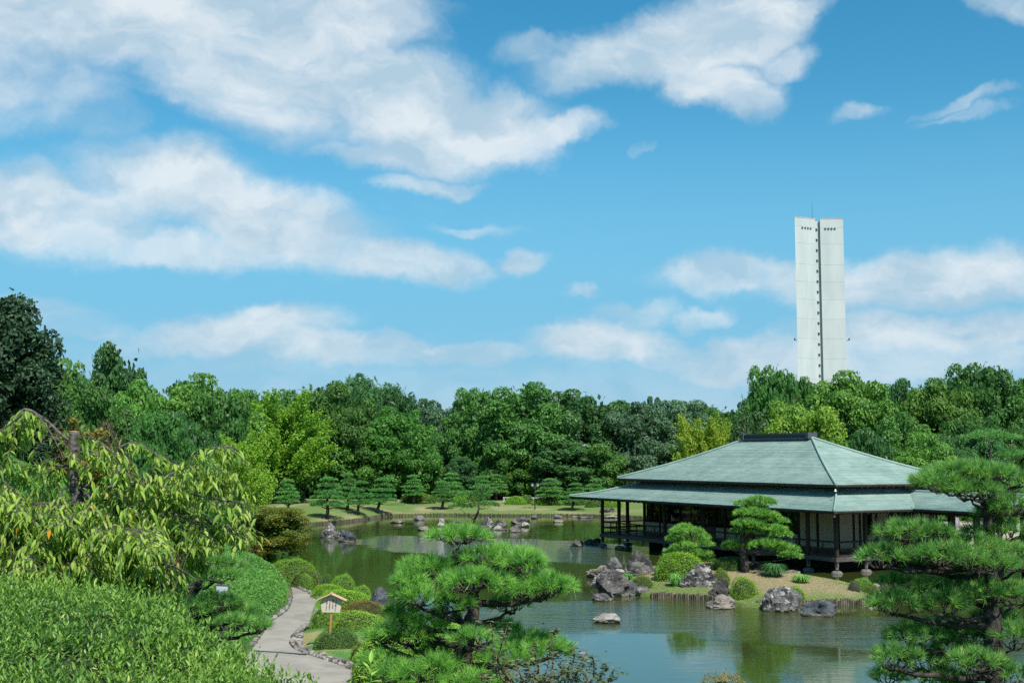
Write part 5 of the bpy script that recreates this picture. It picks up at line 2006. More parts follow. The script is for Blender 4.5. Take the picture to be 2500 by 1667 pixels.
pine_px('tall trained pine on the island, in front of the tea house windows', 1818, 1395, zp(
    [(1470, 705, 110, 30), (1330, 745, 105, 40), (1540, 740, 80, 35), (1400, 830, 165, 48), (1540, 850, 110, 45), (1340, 930, 140, 45), (1580, 905, 130, 45), (1290, 1005, 95, 40), (1470, 1010, 180, 50), (1680, 1040, 95, 50),
     (1280, 1135, 160, 58), (1540, 1130, 170, 55), (1720, 1180, 120, 55), (1200, 1165, 85, 35), (1760, 1240, 95, 40), (1440, 960, 110, 40), (1610, 985, 110, 40), (1430, 780, 120, 40)], 3.92, 1480, 1040), 301)
pine_px('shorter bushy pine behind the large clipped dome on the island', 1690, 1392, zp(
    [(745, 975, 95, 35), (840, 1010, 90, 38), (690, 1010, 75, 35), (650, 1080, 75, 35), (800, 1080, 150, 45), (920, 1060, 60, 30), (880, 1130, 140, 48), (740, 1150, 110, 40), (640, 1200, 80, 35), (820, 1215, 140, 45), (960, 1240, 70, 45), (970, 1290, 60, 40)], 3.92, 1480, 1040), 302)

# ------------------------------------------------------------------ clipped bushes and grass clumps on the island
IG = 'clipped bushes on the island'
for (lab, u0, u1, vt, vb, kind, dp) in (
        ('large smooth clipped dome of bright green on the island', 1600, 1724, 1350, 1417, 'lime', .9),
        ('low clipped dome in the shade behind the island pine trunk', 1738, 1836, 1360, 1393, 'dark', .7),
        ('yellowish brown clipped ball beside the black and white boulder', 1735, 1784, 1391, 1430, 'olive', 1),
        ('bright green clipped ball with a bare grey side, behind the dark jagged rock', 1783, 1850, 1410, 1462, 'azalea', .9),
        ('small green bush tucked behind the blunt grey boulder', 1908, 1968, 1432, 1470, 'azalea', .8),
        ('green and grey bush at the far tip of the island', 2080, 2130, 1412, 1443, 'azalea', .8),
        ('small olive ball at the tip of the island next to the stakes', 2111, 2147, 1426, 1452, 'olive', .9),
        ('olive bush between the cracked rock and the stake edging', 1538, 1596, 1405, 1441, 'olive', .8)):
    bush_px(lab, u0, u1, vt, vb, kind, isle_at, dp, group=IG)
bush_px('patch of bare grey twigs on the side of the island tip bush', 2070, 2100, 1418, 1443, 'grey', isle_at, .8, name='twiggy_bush')


def strap_clump(label, u, vb, wpx, hpx, mat, where, n=420, group=None):
    q = where(u, vb)
    m = pxm(q[1])
    Rr, H = wpx * m / 2, hpx * m
    g = np.random.default_rng(int(u))
    a = g.uniform(0, 6.28, n)
    b0 = np.stack([np.cos(a), np.sin(a), 0 * a], 1) * (g.uniform(0, .3, n) * Rr)[:, None]
    out = np.stack([np.cos(a), np.sin(a), 0 * a], 1)
    ln = g.uniform(.5, 1, n)
    w = .022
    side = np.stack([-np.sin(a), np.cos(a), 0 * a], 1) * w
    p0 = b0
    p1 = b0 + out * (Rr * .38 * ln)[:, None] + np.array([0, 0, 1]) * (H * ln * .95)[:, None]
    p2 = b0 + out * (Rr * .95 * ln)[:, None] + np.array([0, 0, 1]) * (H * ln * g.uniform(.3, .9, n))[:, None]
    v = np.stack([p0 - side, p0 + side, p1 + side * .9, p1 - side * .9, p2], 1).reshape(-1, 3)
    base = np.arange(n)[:, None] * 5
    f = np.concatenate([base + np.array([[0, 1, 2, 3]]), base + np.array([[3, 2, 4, 4]])])
    tri = np.concatenate([base + np.array([[0, 1, 2]]), base + np.array([[0, 2, 3]]), base + np.array([[3, 2, 4]])])
    me = np_mesh('blades', v, tri, M[mat], np.repeat(g.uniform(0, .9, n), 5))
    t = thing('grass_clump', label, 'plant', (q[0], q[1] + Rr * .5, q[2] - .03), 0, group)
    tag(link('blades', me, t), kind='stuff')


SG = 'strap-leaved clumps on the island'
strap_clump('bright arching strap-leaved clump beside the black and white boulder', 1650, 1432, 44, 34, 'strap', isle_at, group=SG)
strap_clump('dark strap-leaved clump behind the crest of the island', 1893, 1410, 70, 36, 'strap_dark', isle_at, 700, group=SG)
strap_clump('strap-leaved clump at the water behind the grassy slope', 1960, 1424, 52, 22, 'strap', isle_at, group=SG)
strap_clump('small strap-leaved clump among the rocks of the island', 1534, 1417, 30, 19, 'strap', isle_at, 260, group=SG)

# ------------------------------------------------------------------ bushes along the path
wv = lambda u, v: G(u, v, ZP)
BG = 'clipped bushes between path and pond'
for (lab, u0, u1, vt, vb, kind, dp) in (
        ('big bright green clipped mound at the far bend of the path', 648, 776, 1366, 1420, 'azalea', .75),
        ('olive bush low on the bank where the path disappears', 626, 700, 1384, 1424, 'olive', .6),
        ('brownish clipped mound in front of the big bright one', 708, 786, 1391, 1436, 'olive', .8),
        ('round green ball set into the brownish mound', 731, 766, 1402, 1437, 'azalea', .9),
        ('dead grey-brown patch on the side of the brownish mound', 752, 786, 1396, 1434, 'grey', .8),
        ('small dark green bush at the water between two mounds', 784, 812, 1402, 1432, 'dark', .8),
        ('tidy yellow-green dome close to the water above the flat bushes', 806, 868, 1404, 1450, 'azalea', .9),
        ('flat smooth lime green bush beside the upper path', 760, 846, 1427, 1462, 'lime', .8),
        ('long flat lime green bush behind the sign roof', 772, 910, 1441, 1486, 'lime', .6),
        ('yellowish dome beside the upright slate rock', 856, 908, 1431, 1470, 'azalea', .8),
        ('rusty orange tipped bush in front of the slate rock', 830, 946, 1468, 1506, 'rust', .6),
        ('leafy green bush at the inner bend of the path behind the sign', 757, 832, 1478, 1538, 'azalea', .8),
        ('large loose green bush behind the sign post', 814, 942, 1493, 1546, 'azalea', .6),
        ('dark green clipped mound right behind the sign post', 769, 876, 1535, 1590, 'dark', .7),
        ('olive green ball at the lower end of the row under the pine', 853, 922, 1566, 1626, 'olive', .9)):
    bush_px(lab, u0, u1, vt, vb, kind, wv, dp, group=BG)
for (lab, u, v, d, w, h, kind) in (('bright yellow-green bush seen under the branches of the middle pine', 1085, 1560, 26, 1.6, 1.2, 'lime'), ('deep green bush at the foot of the middle pine', 1170, 1610, 22, 1.2, 1.0, 'azalea'),
                                   ('green bush under the lowest branches of the middle pine', 970, 1560, 30, 2.2, 1.0, 'azalea')):
    p = P(u, v, d)
    bush(lab, (p[0], p[1], min(p[2] - h, gz(p[0], p[1]) + .3)), w, w, max(h, p[2] - gz(p[0], p[1])), kind, group='bushes under the middle pine')

# bushes and hedges on the far lawn
FG = 'clipped bushes on the far lawn'
for (lab, u0, u1, vt, vb, me) in (
        ('long yellowish hedge behind the flat-tiered pine', 980, 1062, 1207, 1228, BFARO), ('round green bush behind the islet pine', 1103, 1150, 1207, 1227, BFAR), ('small dull bush next to the round green one', 1150, 1172, 1209, 1226, BFARO),
        ('bright oval bush in front of the pale bench', 1231, 1286, 1212, 1231, BFAR), ('dark green bush between the pale bench and the lamp post', 1268, 1300, 1208, 1229, BFARD), ('light green bush at the foot of the twin lamp post', 1296, 1342, 1216, 1233, BFAR),
        ('green bush under the pine beside the lamp post', 1340, 1374, 1215, 1233, BFAR), ('green bush seen under the far corner of the tea house eave', 1430, 1468, 1213, 1238, BFARD), ('bright bush seen between the veranda posts', 1468, 1496, 1217, 1238, BFAR),
        ('yellow-green bush seen between the veranda posts', 1492, 1520, 1222, 1238, BFAR), ('dark hedge in the shade beneath the leaning trained pine', 1374, 1430, 1218, 1234, BFARD)):
    bush_px(lab, u0, u1, vt, vb, None, lawn_at, .7, group=FG, mesh=me)
for (lab, u, v, d, w) in (('yellow-green bush seen under the covered walk roof', 2330, 1243, 101, 4.5), ('leafy bush beyond the paving, behind the slatted bin', 2375, 1240, 103, 5), ('green bush beyond the open end of the tea house', 2290, 1238, 104, 4.5)):
    p = P(u, v, d)
    bush(lab, (p[0], p[1], .4), w, 3, p[2] - .4, None, 'garden_bush', 'bushes beyond the paving', mesh=BFAR)

# ------------------------------------------------------------------ rocks
_rk = 0


def rock(label, u, vb, wpx, hpx, mat, where=None, cuts=7, rough=.15, peak=0.0, depth=.75, lean=0.0, sub=4, name='rock', group=None):
    """A boulder whose base is at pixel row vb (on the water unless where is given) and that is wpx by hpx large there."""
    global _rk
    _rk += 1
    q = (where or (lambda a, b: G(a, b, 0.0)))(u, vb)
    m = pxm(q[1])
    w, h = wpx * m, hpx * m
    me = rock_mesh('rock', 100 + _rk * 7, mat, sub, cuts, rough, 1.0, peak)
    o = link(name, me, None, (q[0], q[1] + w * depth * .42, q[2] - .02))
    o.scale = (w * 1.04, w * depth, h * 1.0)
    o.rotation_euler = (0, lean, random.uniform(-.3, .3))
    tag(o, label, 'rock', group)
    return o


RI, RP, RF = 'rocks of the near island', 'rocks standing in the pond', 'rocks of the islet'
rock('upright grey and black pointed rock near the bronze maple', 801, 1313, 46, 38, 'rock_mixed', peak=.45, cuts=5, group=RP)
rock('rounded blue-grey rock beside the pointed one near the maple', 843, 1322, 42, 30, 'rock_slate', cuts=6, rough=.2, group=RP)
rock('low grey rock squeezed between the pointed and the rounded rock', 822, 1309, 20, 12, 'rock_grey', group=RP, sub=3)
rock('flat tan stone just above the water, nearest the narrow lawn end', 970, 1277, 33, 8, 'rock_tan', group=RP, sub=3, cuts=3)
rock('block-like rock with dark top and pale foot below the lawn edge', 1023, 1270, 28, 13, 'rock_grey', group=RP, sub=3)
rock('domed tan stone in the open water in front of the block-like rock', 1033, 1295, 30, 11, 'rock_tan', group=RP, sub=3, cuts=3)
rock('pale round stone at the end of the islet, lower of two', 1075, 1285, 18, 10, 'rock_pale', group=RF, sub=3)
rock('pale jagged stone at the end of the islet, upper of two', 1077, 1277, 15, 13, 'rock_pale', group=RF, sub=3, rough=.22)
rock('long low dark rock at the end of the islet', 1107, 1290, 48, 14, 'rock_dark', group=RF)
rock('low grey rock behind the long dark rock of the islet', 1121, 1277, 26, 8, 'rock_grey', group=RF, sub=3)
rock('low dark rock under the islet pine', 1156, 1291, 36, 11, 'rock_dark', group=RF)
rock('tall black and white standing rock beside the islet pine', 1190, 1292, 38, 34, 'rock_mixed', peak=.15, cuts=8, group=RF)
rock('pale rock at the foot of the standing rock on the islet', 1217, 1294, 24, 13, 'rock_pale', group=RF, sub=3)
rock('dark square-topped rock on the islet', 1224, 1285, 32, 17, 'rock_purple', group=RF, cuts=9)
rock('small dark rock before the square-topped one', 1232, 1294, 19, 8, 'rock_dark', group=RF, sub=3)
rock('broad layered grey rock standing apart beside the islet', 1273, 1279, 46, 17, 'rock_grey', group=RP)
rock('pale lump in front of the broad layered rock', 1283, 1286, 26, 12, 'rock_pale', group=RP, sub=3)
rock('triangular dark-capped rock in front of the layered rock', 1259, 1299, 27, 16, 'rock_grey', group=RP, peak=.35)
rock('little pointed rock close to the straight part of the bank', 1306, 1265.5, 15, 13, 'rock_grey', group=RP, sub=3, peak=.5)
rock('flat grey stone, farther of the pair in open water', 1361, 1264, 23, 8, 'rock_grey', group=RP, sub=3)
rock('flat beige stone, nearer of the pair in open water', 1361, 1275, 25, 7, 'rock_tan', group=RP, sub=3, cuts=3)
rock('long dark layered rock by the bank beside the veranda', 1430, 1264, 38, 10, 'rock_dark', group=RP, sub=3)
rock('small tan stone at the end of the long dark layered rock', 1405, 1263, 13, 5, 'rock_tan', group=RP, sub=3)
rock('dark round boulder on the lawn seen between the veranda posts', 1484, 1251, 38, 13, 'rock_purple', where=lawn_at)
rock('pale flat rock at the bank seen between the veranda posts', 1493, 1264, 38, 7, 'rock_pale', group=RP, sub=3)
rock('dark rock in the water a little way off the veranda corner', 1409, 1333, 34, 16, 'rock_dark', group=RP)
rock('dark rock at the foot of the veranda corner post', 1443, 1329, 32, 14, 'rock_dark', group=RP)
rock('small dark hump beside the veranda corner post footing', 1457, 1330, 22, 18, 'rock_dark', group=RP, sub=3)
rock('brown rounded rock at the outer end of the island rock heap', 1464, 1411, 62, 30, 'rock_tan', group=RI, rough=.2)
rock('spiky grey upright rock in the island rock heap', 1495, 1393, 46, 33, 'rock_grey', group=RI, peak=.55)
rock('tallest dark upright rock at the back of the island rock heap', 1561, 1396, 66, 51, 'rock_dark', where=isle_at, group=RI, peak=.5)
rock('purple-grey boulder leaning on the tallest dark rock', 1557, 1405, 66, 34, 'rock_purple', where=isle_at, group=RI, cuts=8)
rock('small pale rock between the brown and the purple-grey rocks', 1513, 1399, 26, 11, 'rock_pale', group=RI, sub=3)
rock('white-topped rock in the island rock heap', 1470, 1436, 60, 33, 'rock_pale', group=RI)
rock('massive dark grey rock in front of the island rock heap', 1497, 1456, 92, 62, 'rock_purple', group=RI, peak=.12, rough=.2, cuts=9)
rock('blue-grey cracked rock beside the massive dark one', 1537, 1454, 48, 40, 'rock_slate', group=RI, peak=.3)
rock('low mottled rock where the stake edging begins', 1568, 1454, 54, 23, 'rock_grey', group=RI)
rock('flat-topped grey rock in the water before the island rock heap', 1475, 1467, 50, 20, 'rock_grey', group=RI, cuts=4)
rock('lone pale rock with brown foot in the blue open water', 1487, 1522, 64, 24, 'rock_pale', group=RP, peak=.3)
rock('pair of small grey stones beside the big clipped dome', 1597, 1395, 19, 15, 'rock_grey', where=isle_at, group=RI, sub=3)
rock('big boulder with black hollow and white top on the island', 1708, 1435, 96, 58, 'rock_mixed', where=isle_at, group=RI, cuts=6, rough=.13, peak=.15)
rock('dark jagged rock on top of the flat tan rock', 1763, 1456, 50, 44, 'rock_dark', where=isle_at, group=RI, peak=.35, rough=.24)
rock('flat tan layered rock at the water, under the dark jagged one', 1762, 1486, 72, 34, 'rock_tan', group=RI, rough=.2, cuts=9)
rock('reddish stone beside the flat tan rock', 1803, 1470, 34, 22, 'rock_tan', group=RI, sub=3)
rock('low grey rock touching the large boulder at the water', 1859, 1482, 31, 19, 'rock_grey', group=RI, sub=3)
rock('largest grey and white boulder at the water edge of the island', 1918, 1494, 98, 58, 'rock_mixed', group=RI, cuts=9, rough=.13)
rock('blunt slanting blue-grey rock alone in the water before the stakes', 2012, 1506, 88, 40, 'rock_slate', group=RI, cuts=9, rough=.13)
rock('flat grey rock in the water behind the island slope', 2007, 1429, 50, 19, 'rock_grey', group=RI, cuts=4)
rock('grey rock half hidden behind the strap-leaved clumps', 1936, 1406, 40, 15, 'rock_grey', group=RI)
rock('dark rock in the shade behind the island pine', 1853, 1392, 38, 17, 'rock_dark', where=isle_at, group=RI)
rock('pale rock at the end of the stake edging, by the near pine needles', 2130, 1476, 30, 14, 'rock_pale', group=RI, sub=3)
rock('small white stone behind the island tip bush', 2139, 1434, 20, 11, 'rock_pale', group=RI, sub=3)
rock('upright blue-grey slate rock beside the path bushes', 921, 1492, 46, 58, 'rock_slate', where=wv, peak=.3, cuts=6, lean=.18)
rock('small pale flat stone where the sign post stands', 801, 1589, 22, 6, 'rock_pale', where=wv, sub=3)
rock('small dark rock at the water beside the slate rock', 957, 1497, 16, 22, 'rock_dark', sub=3)

# ------------------------------------------------------------------ notice board under a little roof
def build_sign():
    q = G(803, 1588, ZP)
    d = q[1]
    m = pxm(d)
    t = thing('notice_board', 'wooden notice board with little gabled roof and brush lettering beside the path', 'sign', (q[0], q[1], ZP + .02))
    X = lambda u: (u - 803) * m
    Zv = lambda v: P(803, v, d)[2] - ZP
    lean = X(809) / Zv(1497)
    mb = MB()
    mb.beam((0, 0.03, -.1), (X(809), 0.03, Zv(1470)), 0.055, 0.05)
    mb.build('post', M['sign_wood'], t)
    u = lambda x: 740 + x / 8.712
    v = lambda y: 1420 + y / 8.712
    out = [(u(592), v(285)), (u(816), v(415)), (u(768), v(662)), (u(393), v(655)), (u(365), v(405))]
    pts = [(X(a), Zv(b)) for a, b in out]
    mb = MB()
    fr, bk = [(x, -.025, z) for x, z in pts], [(x, .0, z) for x, z in pts]
    n = len(pts)
    mb.add(fr + bk, [tuple(range(n)), tuple(range(2 * n - 1, n - 1, -1))] + [(k, (k + 1) % n, n + (k + 1) % n, n + k) for k in range(n)])
    board = mb.build('board', M['sign_board'], t)
    apex, el, er = (X(u(592)), Zv(v(258))), (X(u(285)), Zv(v(395))), (X(u(912)), Zv(v(405)))
    for e in (el, er):
        mb = MB()
        a, b = Vector((apex[0], 0, apex[1])), Vector((e[0], 0, e[1]))
        mb.beam(a + Vector((0, -.03, 0)), b + Vector((0, -.03, 0)), .26, .022)
        mb.build('roof_board', M['sign_roof'], t)
        mb = MB()
        mb.beam(a + Vector((0, -.06, -.026)), b.lerp(a, .1) + Vector((0, -.06, -.026)), .10, .024)
        mb.build('batten', M['sign_wood'], t)
    mb = MB()
    mb.box((apex[0], -.03, apex[1] + .014), (.05, .275, .018))
    mb.build('ridge_strip', M['sign_roof'], t)
    # four columns of brush writing
    cols = [('上きの書かれた', 1370, 390, 1290, 1290), ('最終さのまば', 1105, 370, 1060, 1070), ('入りできません', 870, 370, 790, 1170), ('ご注意ください', 605, 370, 535, 1240)]
    zx = lambda x: 780 + x / 34.85
    zy = lambda y: 1455 + y / 34.85
    for text, x0, y0, x1, y1 in cols:
        for k, ch in enumerate(text):
            f = k / (len(text) - 1)
            cu = bpy.data.curves.new('character', 'FONT')
            cu.body = ch
            cu.align_x = 'CENTER'
            cu.align_y = 'CENTER'
            cu.size = 0.050
            cu.extrude = 0.0008
            cu.offset = 0.0008
            o = bpy.data.objects.new('character', cu)
            dg = bpy.context.evaluated_depsgraph_get()
            C.objects.link(o)
            dg = bpy.context.evaluated_depsgraph_get()
            me = bpy.data.meshes.new_from_object(o.evaluated_get(dg))
            bpy.data.objects.remove(o)
            me.materials.clear()
            me.materials.append(M['ink'])
            c = link('character', me, board)
            c.location = (X(zx(x0 + (x1 - x0) * f)), -.0265, Zv(zy(y0 + (y1 - y0) * f)))
            c.rotation_euler = (math.pi / 2, 0, 0)


build_sign()

# ------------------------------------------------------------------ lamps, benches, bin, plaque
def lamp(label, u, vb, vt, heads, where=lawn_at):
    q = where(u, vb)
    h = P(u, vt, q[1])[2] - q[2]
    t = thing('lamp_post', label, 'lamp post', q)
    mb = MB()
    mb.tube([(0, 0, -.2), (0, 0, .35), (0, 0, .4), (0, 0, h * .86)], [.07, .065, .04, .035], 8)
    mb.build('pole', M['dark_metal'], t)
    if heads == 2:
        mb = MB()
        mb.beam((-.32, 0, h * .85), (.32, 0, h * .85), .05, .05)
        mb.build('cross_arm', M['dark_metal'], t)
    for s in ((-.27, .27) if heads == 2 else (0,)):
        mb = MB()
        mb.lathe([(.06, h * .86), (.10, h * .88), (.15, h * .93), (.15, h * .95)], (s, 0, 0), 10)
        g = mb.build('lamp_glass', M['paper'], t)
        mb = MB()
        mb.lathe([(.19, h * .95), (.17, h * .965), (.03, h * 1.0)], (s, 0, 0), 10)
        mb.build('lamp_cap', M['dark_metal'], t)


lamp('dark lamp post with two lantern heads on the far lawn', 1306, 1243, 1178, 2)
q = P(1100, 1138, 136)
lamp('dark lamp post with a single lantern among the trees behind the pines', 1100, 1215, 1138, 1, lambda u, v: np.array([q[0], q[1], 1.2]))


def bench(label, u0, u1, vt, d):
    p0, p1 = P(u0, vt, d), P(u1, vt, d)
    z = 1.0
    t = thing('bench', label, 'bench', ((p0[0] + p1[0]) / 2, d, z), 0, 'benches at the back of the far lawn')
    L = p1[0] - p0[0]
    h = max(.3, p0[2] - z)
    mb = MB(); mb.box((0, 0, h - .05), (L, .45, .10)); mb.build('seat', M['concrete_grey'], t)
    for s in (-.35, .35):
        mb = MB(); mb.box((s * L, 0, h / 2 - .05), (.16, .38, h - .1)); mb.build('leg', M['concrete_grey'], t)


bench('pale bench behind the twin lamp post', 1297, 1333, 1213.5, 131)
bench('pale bench end behind the bright oval bush', 1228, 1246, 1213, 131)


def build_bin():
    q = P(2331, 1289, 89)
    z = .81
    m = pxm(89)
    t = thing('slatted_bin', 'grey slatted wooden bin with flat lid on the pale paving', 'litter bin', (q[0], q[1], z))
    h = 24 * m
    for k in range(14):
        a = 2 * math.pi * k / 14
        r0, r1 = .36, .29
        mb = MB()
        c, s = math.cos(a), math.sin(a)
        w0, w1 = .148, .12
        tx, ty = -s, c
        vs = []
        for r, zz, w in ((r0, 0, w0), (r0 * 1.02, h * .5, w0), (r1, h * .92, w1)):
            for dr in (0, -.02):
                vs += [((r + dr) * c - tx * w / 2, (r + dr) * s - ty * w / 2, zz), ((r + dr) * c + tx * w / 2, (r + dr) * s + ty * w / 2, zz)]
        fs = []
        for lv in range(2):
            b = lv * 4
            fs += [(b, b + 1, b + 5, b + 4), (b + 3, b + 2, b + 6, b + 7), (b + 1, b + 3, b + 7, b + 5), (b + 2, b, b + 4, b + 6)]
        mb.add(vs, fs, random.random())
        mb.build('slat', M['bin_wood'], t)
    mb = MB()
    mb.lathe([(.30, h * .90), (.31, h * .93), (.31, h), (.28, h + .02)], n=14)
    mb.build('lid', M['bin_wood'], t)
    mb = MB()
    mb.lathe([(.26, .02), (.25, h * .88)], n=12)
    mb.build('liner', M['dark_metal'], t)


build_bin()


def build_plaque():
    d = 19.0
    p = P(541, 1445, d)
    m = pxm(d)
    z = gz(p[0], p[1])
    t = thing('information_panel', 'small white panel in a dark frame standing in the bank grass', 'sign', (p[0], p[1], z))
    hz = p[2] - z
    rot = Matrix.Rotation(R(-14), 3, 'X') @ Matrix.Rotation(R(20), 3, 'Z')
    w, h = 27 * m, 30 * m
    mb = MB(); mb.box((0, 0, hz), (w, .012, h), M=rot); mb.build('panel', M['panel_face'], t)
    for s in (-1, 1):
        mb = MB(); mb.box(Vector((0, 0, hz)) + rot @ Vector((s * (w / 2 + .008), 0, 0)), (.016, .03, h + .03), M=rot); mb.build('frame_side', M['dark_metal'], t)
        mb = MB(); mb.box(Vector((0, 0, hz)) + rot @ Vector((0, 0, s * (h / 2 + .008))), (w, .03, .016), M=rot); mb.build('frame_side', M['dark_metal'], t)
    mb = MB(); mb.beam((0, .03, -.1), (0, .02, hz), .035, .035); mb.build('post', M['dark_metal'], t)


build_plaque()

# ------------------------------------------------------------------ bamboo grass on the bank
def build_sasa():
    g = np.random.default_rng(31)
    n = 140000
    y = 27 + (66 - 27) * g.uniform(0, 1, n) ** .9
    s = g.uniform(.05, 1, n) ** 1.4 * 13
    x = np.interp(y, BANK_Y, BANK_X) - s
    z = ground_z(x, y)
    keep = z > .35
    x, y, z = x[keep], y[keep], z[keep]
    h = g.uniform(.02, .30, len(x)) * np.clip(.55 + .5 * np.sin(x * 1.3) * np.sin(y * 1.1) + .35, .35, 1.1)
    p = np.stack([x, y, z + h], 1)
    # the grass hangs over the edge of the path
    al = nrm(np.stack([g.normal(size=len(x)) * .7, g.normal(size=len(x)) * .7 - .1, .75 + g.normal(size=len(x)) * .35], 1))
    nn = nrm(np.cross(al, g.normal(size=(len(x), 3))))
    L = g.uniform(.09, .19, len(x)) * (.7 + y / 110)
    v = kites(p, nn, L, L * .26, g, .25, along=al)
    patch = np.clip(.45 + .28 * np.sin(x * .8 + 1) * np.sin(y * .55) + g.normal(size=len(x)) * .2, 0, 1)
    tag(link('bamboo_grass', kite_mesh('bamboo_grass', v, patch, M['sasa'])), 'bright green dwarf bamboo covering the bank beside the path', None, None, 'stuff')
    # rougher weeds on the slope below the viewpoint
    n = 42000
    x, y = g.uniform(-9, 14, n), g.uniform(9.5, 27, n)
    z = ground_z(x, y)
    al = nrm(np.stack([g.normal(size=n) * .6, g.normal(size=n) * .6, .8 + 0 * x], 1))
    nn = nrm(np.cross(al, g.normal(size=(n, 3))))
    L = g.uniform(.06, .16, n)
    v = kites(np.stack([x, y, z + g.uniform(0, .12, n)], 1), nn, L, L * .25, g, .3, along=al)
    tag(link('slope_grass', kite_mesh('slope_grass', v, g.uniform(0, .8, n), M['strap_dark'])), 'dark green weeds on the slope below the hedge', None, None, 'stuff')


build_sasa()


def build_turf():
    """Short blades: on the crest and edges of the island turf and on the verge."""
    g = np.random.default_rng(33)
    P_, T_ = [], []
    n = 26000
    x, y = g.uniform(3.5, 16, n), g.uniform(49, 64, n)
    sd = poly_sd(np.stack([x, y], 1), ib)
    k = sd > .05
    x, y = x[k], y[k]
    p = np.stack([x, y, isle_h(x, y) + .02], 1)
    al = nrm(np.stack([g.normal(size=len(x)) * .5, g.normal(size=len(x)) * .5, .8 + 0 * x], 1))
    nn = nrm(np.cross(al, g.normal(size=(len(x), 3))))
    v = kites(p, nn, g.uniform(.04, .085, len(x)), .022, g, .2, along=al)
    me = kite_mesh('turf_blades', v, np.clip(g.uniform(0, 1, len(x)), 0, .9), M['turf_blade'])
    tag(link('turf_blades', me), kind='stuff')


M['turf_blade'] = leaf_mat('turf_blade', (0.14, 0.20, 0.055), (0.30, 0.27, 0.13), trans=.3, rough=.8, spec=.1, var=0)
build_turf()

# ------------------------------------------------------------------ the three pines close to the viewpoint
zc = lambda lst, s, u0, v0: [(u0 + x / s, v0 + y / s, hw / s, hh / s, dd) for (x, y, hw, hh, dd) in lst]
NP = 'pines below the viewpoint'
near_pine('black_pine', 'near pine with flat top tuft before the open pond', 13.0,
          [(1112, 1700, 0, 1.15), (1128, 1600, 0, 1.0), (1150, 1520, .05, .8), (1158, 1470, .1, .6), (1145, 1420, .1, .5), (1120, 1375, .05, .34), (1108, 1345, 0, .2)],
          zc([(750, 195, 245, 50, 0), (1060, 365, 330, 75, .15), (1250, 420, 170, 70, -.15), (480, 455, 240, 75, .1), (330, 560, 110, 55, -.2), (840, 560, 270, 80, -.3), (1000, 480, 160, 70, .3), (1330, 610, 290, 110, 0), (1480, 600, 160, 90, -.2),
              (400, 680, 190, 85, -.25), (280, 820, 120, 70, .1), (560, 600, 180, 80, .3), (130, 1010, 150, 90, .4), (330, 1000, 180, 90, 0), (110, 1230, 150, 90, -.1), (360, 1340, 280, 90, -.35), (600, 860, 120, 60, .4),
              (850, 1045, 165, 70, -.3), (1080, 960, 150, 60, .4), (1330, 1080, 270, 80, .2), (1150, 1180, 240, 85, -.1), (1480, 1130, 150, 70, .1), (640, 1290, 160, 80, .2), (1150, 760, 150, 60, .4), (180, 1370, 160, 70, .2), (700, 750, 150, 65, -.2), (480, 930, 150, 55, -.1), (290, 910, 120, 55, -.1), (560, 1240, 150, 60, -.3), (540, 1140, 120, 60, .3), (830, 1380, 200, 60, -.4)], 3.36, 900, 1250),
          NP, 'needle', seed=71, rt=.10, dens=205)
near_pine('black_pine', 'largest near pine, long layered branches before the end of the tea house', 14.0,
          [(2432, 1700, 0, 1.1), (2425, 1600, 0, 1.0), (2424, 1500, 0, .9), (2408, 1420, .05, .75), (2402, 1350, .1, .55), (2412, 1280, .1, .45), (2400, 1220, .05, .35), (2385, 1175, 0, .22)],
          zc([(1030, 150, 280, 70, 0), (820, 215, 150, 60, -.2), (700, 205, 60, 36, 0), (1250, 190, 180, 70, .2), (1020, 270, 200, 60, -.3), (1290, 370, 170, 60, .1), (1180, 420, 120, 50, .3), (640, 545, 230, 75, -.1), (800, 600, 170, 65, .25),
              (420, 720, 150, 70, -.2), (560, 690, 170, 70, .1), (820, 690, 200, 65, -.35), (1060, 650, 180, 75, -.1), (1230, 540, 200, 75, .2), (1330, 720, 150, 90, -.2), (1120, 760, 180, 60, -.4), (700, 760, 120, 50, .3),
              (590, 900, 190, 60, .3), (520, 1030, 190, 75, -.1), (840, 1030, 160, 80, -.2), (930, 920, 190, 60, .35), (1150, 960, 180, 75, -.1), (1320, 960, 120, 80, .2), (640, 1240, 180, 80, .1), (850, 1190, 160, 75, .3), (520, 1390, 150, 85, -.1),
              (470, 1520, 110, 60, .1), (700, 1420, 160, 80, .2), (1080, 1420, 180, 75, -.3), (1310, 1250, 140, 90, -.1), (1270, 1500, 160, 80, .1), (900, 1330, 150, 70, .2), (820, 1530, 170, 60, .2), (1000, 1240, 140, 60, .4), (1180, 1130, 140, 60, .35)], 2.766, 2000, 1100),
          NP, 'needle_dark', seed=72, rt=.10, dens=200)
near_pine('black_pine', 'smaller near pine between the weeping cherry and the path', 16.0,
          [(462, 1620, 0, 1.2), (468, 1500, 0, 1.0), (470, 1445, 0, .9), (485, 1405, .1, .6), (500, 1375, .1, .4), (510, 1355, .1, .2)],
          zc([(330, 400, 250, 60, 0), (520, 430, 130, 55, .2), (180, 460, 150, 60, .2), (420, 520, 180, 50, -.3), (430, 740, 180, 65, -.1), (620, 830, 150, 60, .1), (250, 790, 160, 60, -.2), (740, 930, 120, 60, 0), (560, 900, 140, 50, -.3), (330, 860, 150, 55, .2), (680, 800, 80, 40, .2)], 3.36, 400, 1250),
          NP, 'needle_dark', seed=73, rt=.10)

